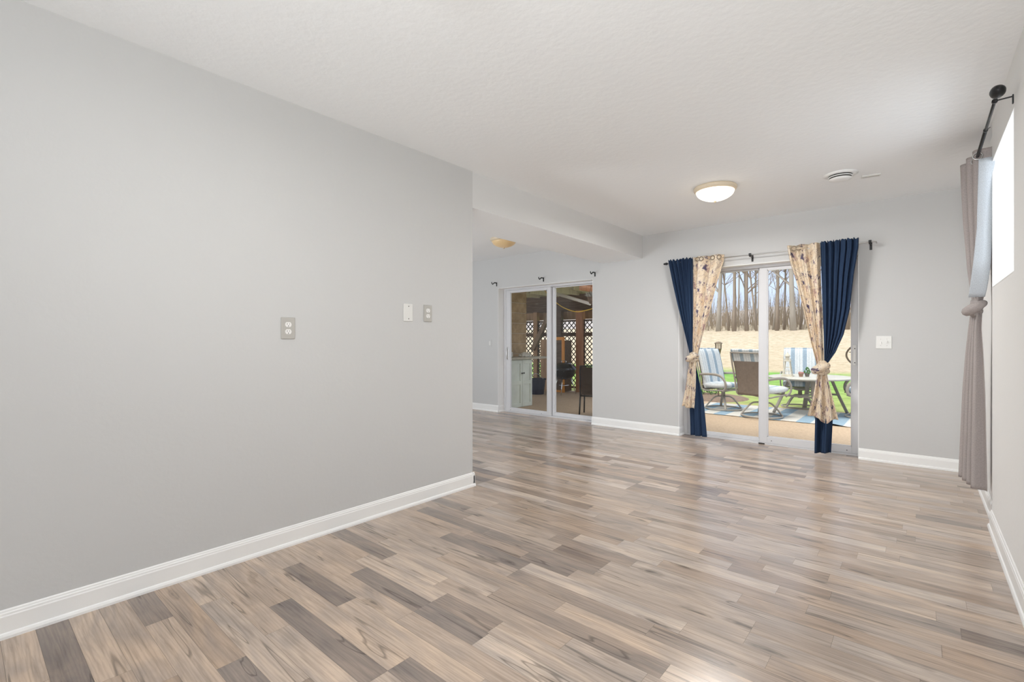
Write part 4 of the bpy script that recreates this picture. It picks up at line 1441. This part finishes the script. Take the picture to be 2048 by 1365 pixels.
# black chair just outside the far door
bc = thing('patio_chair', 'dark brown sling chair seen from behind, outside the far door beside the grill', 'chair', (-4.02, 6.88, PZ), 0.42)
M_slingd = simple('dark_brown_sling', (0.045, 0.028, 0.018), 0.8, var=0.2, vscale=30)
bm = bmesh.new()
for i in range(8):
    box(bm, -.235, .235, -.245 - .012 * i * .5, -.235 - .012 * i * .5, .36 + .056 * i, .36 + .056 * (i + 1) + .002)
link('backrest', bm, M_slingd, bc)
link('seat', B(-.235, .235, -.22, .25, .365, .385, .006), M_slingd, bc)
bm = bmesh.new()
tube(bm, smooth_curve([(-.25, -.245, .32), (-.25, -.265, .60), (-.245, -.285, .79), (-.20, -.295, .825), (.20, -.295, .825), (.245, -.285, .79), (.25, -.265, .60), (.25, -.245, .32)], 5), .013, 8)
tube(bm, [(-.25, -.245, .345), (.25, -.245, .345)], .012, 8)
tube(bm, [(-.25, .25, .365), (.25, .25, .365)], .012, 8)
for s in (-1, 1):
    tube(bm, [(s * .25, -.245, .345), (s * .25, .25, .365)], .012, 8)
link('frame', bm, M_black, bc, True)
for sx in (-1, 1):
    for y0, y1 in ((-.245, -.285), (.25, .28)):
        bm = bmesh.new()
        tube(bm, [(sx * .25, y0, .36), (sx * .262, y1, 0.0)], .0125, 8)
        link('leg', bm, M_black, bc, True)

# blue bin, pipe, cord, hanging plant, orange awning
M_blue = simple('navy_plastic', (0.012, 0.02, 0.045), 0.5)
bn = thing('storage_bin', 'dark blue plastic bin between the cabinet and the wooden cupboard', 'bin', (-6.72, 8.78, PZ))
bm = bmesh.new()
lathe(bm, [(.15, 0), (.19, .33), (.205, .335), (.205, .36), (.185, .36), (.14, .02)], 24, cap=False)
lathe(bm, [(0, .015), (.145, .015)], 24, cap=False)
link('bucket', bm, M_blue, bn)
bm = bmesh.new()
tube(bm, arc((-.20, 0, .33), (0, -.10, .62), (.20, 0, .33), 12), .006, 8)
link('handle', bm, M_silver, bn, True)
M_pipe = simple('white_pvc', (0.78, 0.77, 0.72), 0.4)
bm = bmesh.new()
tube(bm, [(-5.60, 7.46, 2.13), (-4.56, 7.55, 1.80)], .030, 12)
o = tag(link('drain_pipe', bm, M_pipe, None, True), 'sloping white plastic drain pipe under the deck', 'pipe')
M_cord = simple('yellow_cord', (0.80, 0.52, 0.06), 0.5)
bm = bmesh.new()
tube(bm, smooth_curve([(-5.25, 7.0, 2.205), (-5.20, 7.0, 2.06), (-5.005, 7.0, 1.866), (-4.799, 7.0, 1.723), (-4.539, 7.0, 1.633), (-4.338, 7.0, 1.642), (-4.10, 7.0, 1.70), (-3.9, 7.0, 1.84), (-3.8, 7.0, 2.125)], 6), .007, 8)
tag(link('extension_cord', bm, M_cord, None, True), 'yellow cord hanging in a curve under the deck', 'cord')
hp = thing('hanging_planter', 'hanging basket of pale grey leaves at the right edge of the far door', 'plant', (-3.97, 6.70, 1.70))
link('basket', lathe(bmesh.new(), [(.03, 0.0), (.09, .03), (.12, .12), (.125, .13), (.10, .13)], 20), M_mulch, hp)
bm = bmesh.new()
rnd = random.Random(5)
for k in range(120):
    a = rnd.uniform(0, 6.28)
    r = .10 * math.sqrt(rnd.random())
    p = Vector((r * math.cos(a), r * math.sin(a), .12))
    d = Vector((math.cos(a) * r * 8, math.sin(a) * r * 8, rnd.uniform(.3, 1.2))).normalized() * rnd.uniform(.06, .13)
    tube(bm, [p, p + d * .6, p + d], [.003, .012, .001], 5, flat=(1, .35))
link('leaves', bm, simple('silvery_leaf', (0.42, 0.42, 0.38), 0.7, var=0.3, vscale=40), hp)
bm = bmesh.new()
for k in range(3):
    a = 2 * PI * k / 3
    tube(bm, [(.12 * math.cos(a), .12 * math.sin(a), .13), (0, 0, .50)], .002, 5)
link('chains', bm, M_black, hp)
bm = bmesh.new()
for k in range(5):
    box(bm, -4.50 + k * .19, -4.50 + k * .19 + .18, 6.2, 8.0, 0, .02)
for v in bm.verts:
    v.co.z += 2.19 - 0.075 * (v.co.y - 6.2)
for y in (6.25, 7.0, 7.9):
    zc = 2.19 - 0.075 * (y - 6.2)
    box(bm, -4.52, -3.3, y, y + .04, zc - .05, zc)
tag(link('awning', bm, wood_mat('orange_cedar', (0.55, 0.24, 0.12), (0.70, 0.36, 0.2), (20, 3, 3))), 'sloping orange wood awning beside the deck', 'awning')

# ------------------------------------------------------------------ woods
def bark(name, a, b):
    return wood_mat(name, a, b, (2.5, 2.5, .5), 0.95)
M_bark = [bark('grey_bark', (0.32, 0.28, 0.235), (0.45, 0.40, 0.345)), bark('brown_bark', (0.24, 0.19, 0.145), (0.36, 0.295, 0.235)), bark('pale_bark', (0.36, 0.32, 0.27), (0.47, 0.43, 0.38))]
def grow(bm, rnd, p, d, L, r, depth):
    n = 5
    pts, rr = [p.copy()], [r]
    q = p.copy()
    dd = d.copy()
    for i in range(n):
        dd = (dd + Vector((rnd.uniform(-.13, .13), rnd.uniform(-.13, .13), rnd.uniform(0, .10)))).normalized()
        q = q + dd * (L / n)
        pts.append(q.copy())
        rr.append(r * (1 - .75 * (i + 1) / n))
    tube(bm, pts, rr, 5 if depth < 1 else 3, cap=False)
    if depth < 2:
        for k in range(rnd.randint(3, 5) if depth == 0 else rnd.randint(2, 3)):
            i = rnd.randint(1, n)
            a = rnd.uniform(0, 6.28)
            nd = (dd * .7 + Vector((math.cos(a), math.sin(a) * .6, rnd.uniform(.1, .8)))).normalized()
            grow(bm, rnd, pts[i], nd, L * rnd.uniform(.45, .65), max(.014, rr[i] * .6), depth + 1)
def tree(x, y, r, h_, lean, mt, seed, nb, label, group):
    rnd = random.Random(seed)
    z0 = ground_z(x, y) - 0.1
    t = thing('bare_tree', label, 'tree', (x, y, z0), 0, group)
    pts, rr = [], []
    n = 9
    for i in range(n + 1):
        s = i / n
        pts.append(Vector((lean * h_ * s + .12 * math.sin(3.1 * s + seed) * (h_ / 14), .1 * math.sin(2.3 * s + seed), h_ * s)))
        rr.append(r * (1.15 - .75 * s) * (1.25 if i == 0 else 1))
    bm = bmesh.new()
    tube(bm, pts, rr, 9)
    link('trunk', bm, mt, t, True)
    bm = bmesh.new()
    for k in range(nb):
        i = rnd.choice([2, 3, 3, 4, 4, 5, 6, 7])
        a = rnd.uniform(0, 6.28)
        up = rnd.uniform(.5, 1.1)
        grow(bm, rnd, pts[i], Vector((math.cos(a), math.sin(a) * .5, up)).normalized(), rnd.uniform(2.2, 4.6), rr[i] * .42, 0)
    link('branches', bm, mt, t)
# (pixel-free world positions along the wood's edge)
TR = [(-14.4, 43.0, .17, 13, .00, 0, 'thin grey tree at the left side of the woods'),
      (-13.05, 42.5, .30, 15, .01, 2, 'thick pale bare tree left of the dark forked tree'),
      (-12.35, 42.6, .13, 12, -.10, 1, 'slim tree leaning left from the dark forked tree'),
      (-11.85, 42.0, .24, 15, .02, 1, 'dark bare tree seen over the left patio chair'),
      (-11.2, 43.5, .26, 15, .01, 0, 'grey bare tree left of the door meeting stile'),
      (-10.75, 42.3, .22, 14, .02, 1, 'brown bare tree close left of the door meeting stile'),
      (-10.25, 43.4, .15, 14, -.01, 0, 'grey slender tree just left of the meeting stile'),
      (-9.95, 42.2, .14, 13, -.13, 1, 'brown tree leaning left by the meeting stile'),
      (-9.05, 43.0, .13, 14, .06, 0, 'thin grey tree leaning right, just past the meeting stile'),
      (-8.68, 42.0, .22, 15, .02, 1, 'straight brown tree right of the meeting stile'),
      (-8.30, 42.8, .13, 14, .05, 1, 'thin reddish brown tree leaning right in the right pane'),
      (-7.42, 42.2, .34, 16, -.01, 2, 'thickest pale grey tree in the right pane'),
      (-7.0, 43.2, .15, 13, .05, 1, 'slender brown tree right of the thickest pale tree'),
      (-6.3, 44.0, .20, 14, .03, 0, 'grey tree hidden behind the right floral curtain'),
      (-5.2, 43.0, .20, 14, .01, 1, 'brown tree behind the right navy curtain'),
      (-4.2, 42.6, .24, 14, .00, 1, 'brown tree seen between the navy curtain and the door stile'),
      (-3.6, 43.6, .18, 14, -.02, 0, 'grey tree at the right end of the woods')]
for i, (x, y, r, h_, ln_, mi, lab) in enumerate(TR):
    tree(x, y, r * .52, h_, ln_, M_bark[mi], 30 + i, 13, lab, 'bare trees along the meadow edge')
rnd = random.Random(77)
for i in range(18):
    x = -19 + i * 1.04 + rnd.uniform(-.3, .3)
    y = rnd.uniform(47, 60)
    tree(x * (y / 44), y, rnd.uniform(.035, .085), rnd.uniform(12, 18), rnd.uniform(-.05, .05), M_bark[rnd.choice([0, 0, 1, 2])], 200 + i, 5,
         'slender bare tree deep in the woods behind the front row', 'bare trees deep in the woods')
# tangle of saplings
bm = bmesh.new()
rnd = random.Random(5)
for i in range(1500):
    y = rnd.uniform(42.5, 58)
    x = rnd.uniform(-22, -2) * (y / 46)
    z0 = ground_z(x, y) - .05
    hh = rnd.uniform(0.8, 3.6)
    p = Vector((x, y, z0))
    dx = rnd.uniform(-.18, .18)
    r0 = rnd.uniform(.012, .035)
    tube(bm, [p, p + Vector((dx * hh * .5, 0, hh * .5)), p + Vector((dx * hh * .5 + rnd.uniform(-.3, .3), 0, hh))], [r0, r0 * .7, r0 * .25], 3, cap=False)
o = link('brush_thicket', bm, simple('tan_twigs', (0.33, 0.27, 0.20), 0.95, var=0.2, vscale=.6))
tag(o, 'tangle of thin tan saplings and brush between the bare trees', 'brush', None, 'stuff')
# wooded ridge far behind
bm = bmesh.new()
rx = [-110 + 4 * i for i in range(36)]
R0 = []
for j, (yy_, zz) in enumerate(((66, 2.5), (80, 3.8), (100, 6.3), (125, 8.6), (150, 8.0))):
    R0.append([bm.verts.new((x, yy_, zz + (noise.noise(Vector((x * .06, j * .7, 0))) * 1.6 + noise.noise(Vector((x * .4, j, 5))) * .5 if j else 0))) for x in rx])
for j in range(len(R0) - 1):
    for i in range(len(rx) - 1):
        bm.faces.new((R0[j][i], R0[j][i + 1], R0[j + 1][i + 1], R0[j + 1][i]))
tag(struct(link('forest_ridge', bm, simple('hazy_grey_brown_forest', (0.38, 0.35, 0.34), 1.0, var=0.16, vscale=1.5), None, True)), 'hazy wooded ridge behind the bare trees', 'hill')

# ------------------------------------------------------------------ move each empty parent to the base of its parts
def settle(root):
    ch = []
    def walk(o):
        for c in [q for q in bpy.data.objects if q.parent == o]:
            if c.type == 'MESH':
                ch.append(c)
            walk(c)
    walk(root)
    if not ch:
        return
    P = [v.co for c in ch for v in c.data.vertices]
    mn = [min(p[i] for p in P) for i in range(3)]
    mx_ = [max(p[i] for p in P) for i in range(3)]
    L = Vector(((mn[0] + mx_[0]) / 2, (mn[1] + mx_[1]) / 2, mn[2]))
    for c in ch:
        c.data.transform(Matrix.Translation(-L))
    root.location = L
for o in list(bpy.data.objects):
    if o.type == 'EMPTY' and o.parent is None and o.location.length < 1e-6:
        settle(o)
for nm in ('drain_pipe', 'extension_cord', 'awning'):
    o = bpy.data.objects[nm]
    P = [v.co for v in o.data.vertices]
    L = sum(P, Vector()) / len(P)
    L.z = min(p.z for p in P)
    o.data.transform(Matrix.Translation(-L))
    o.location = L
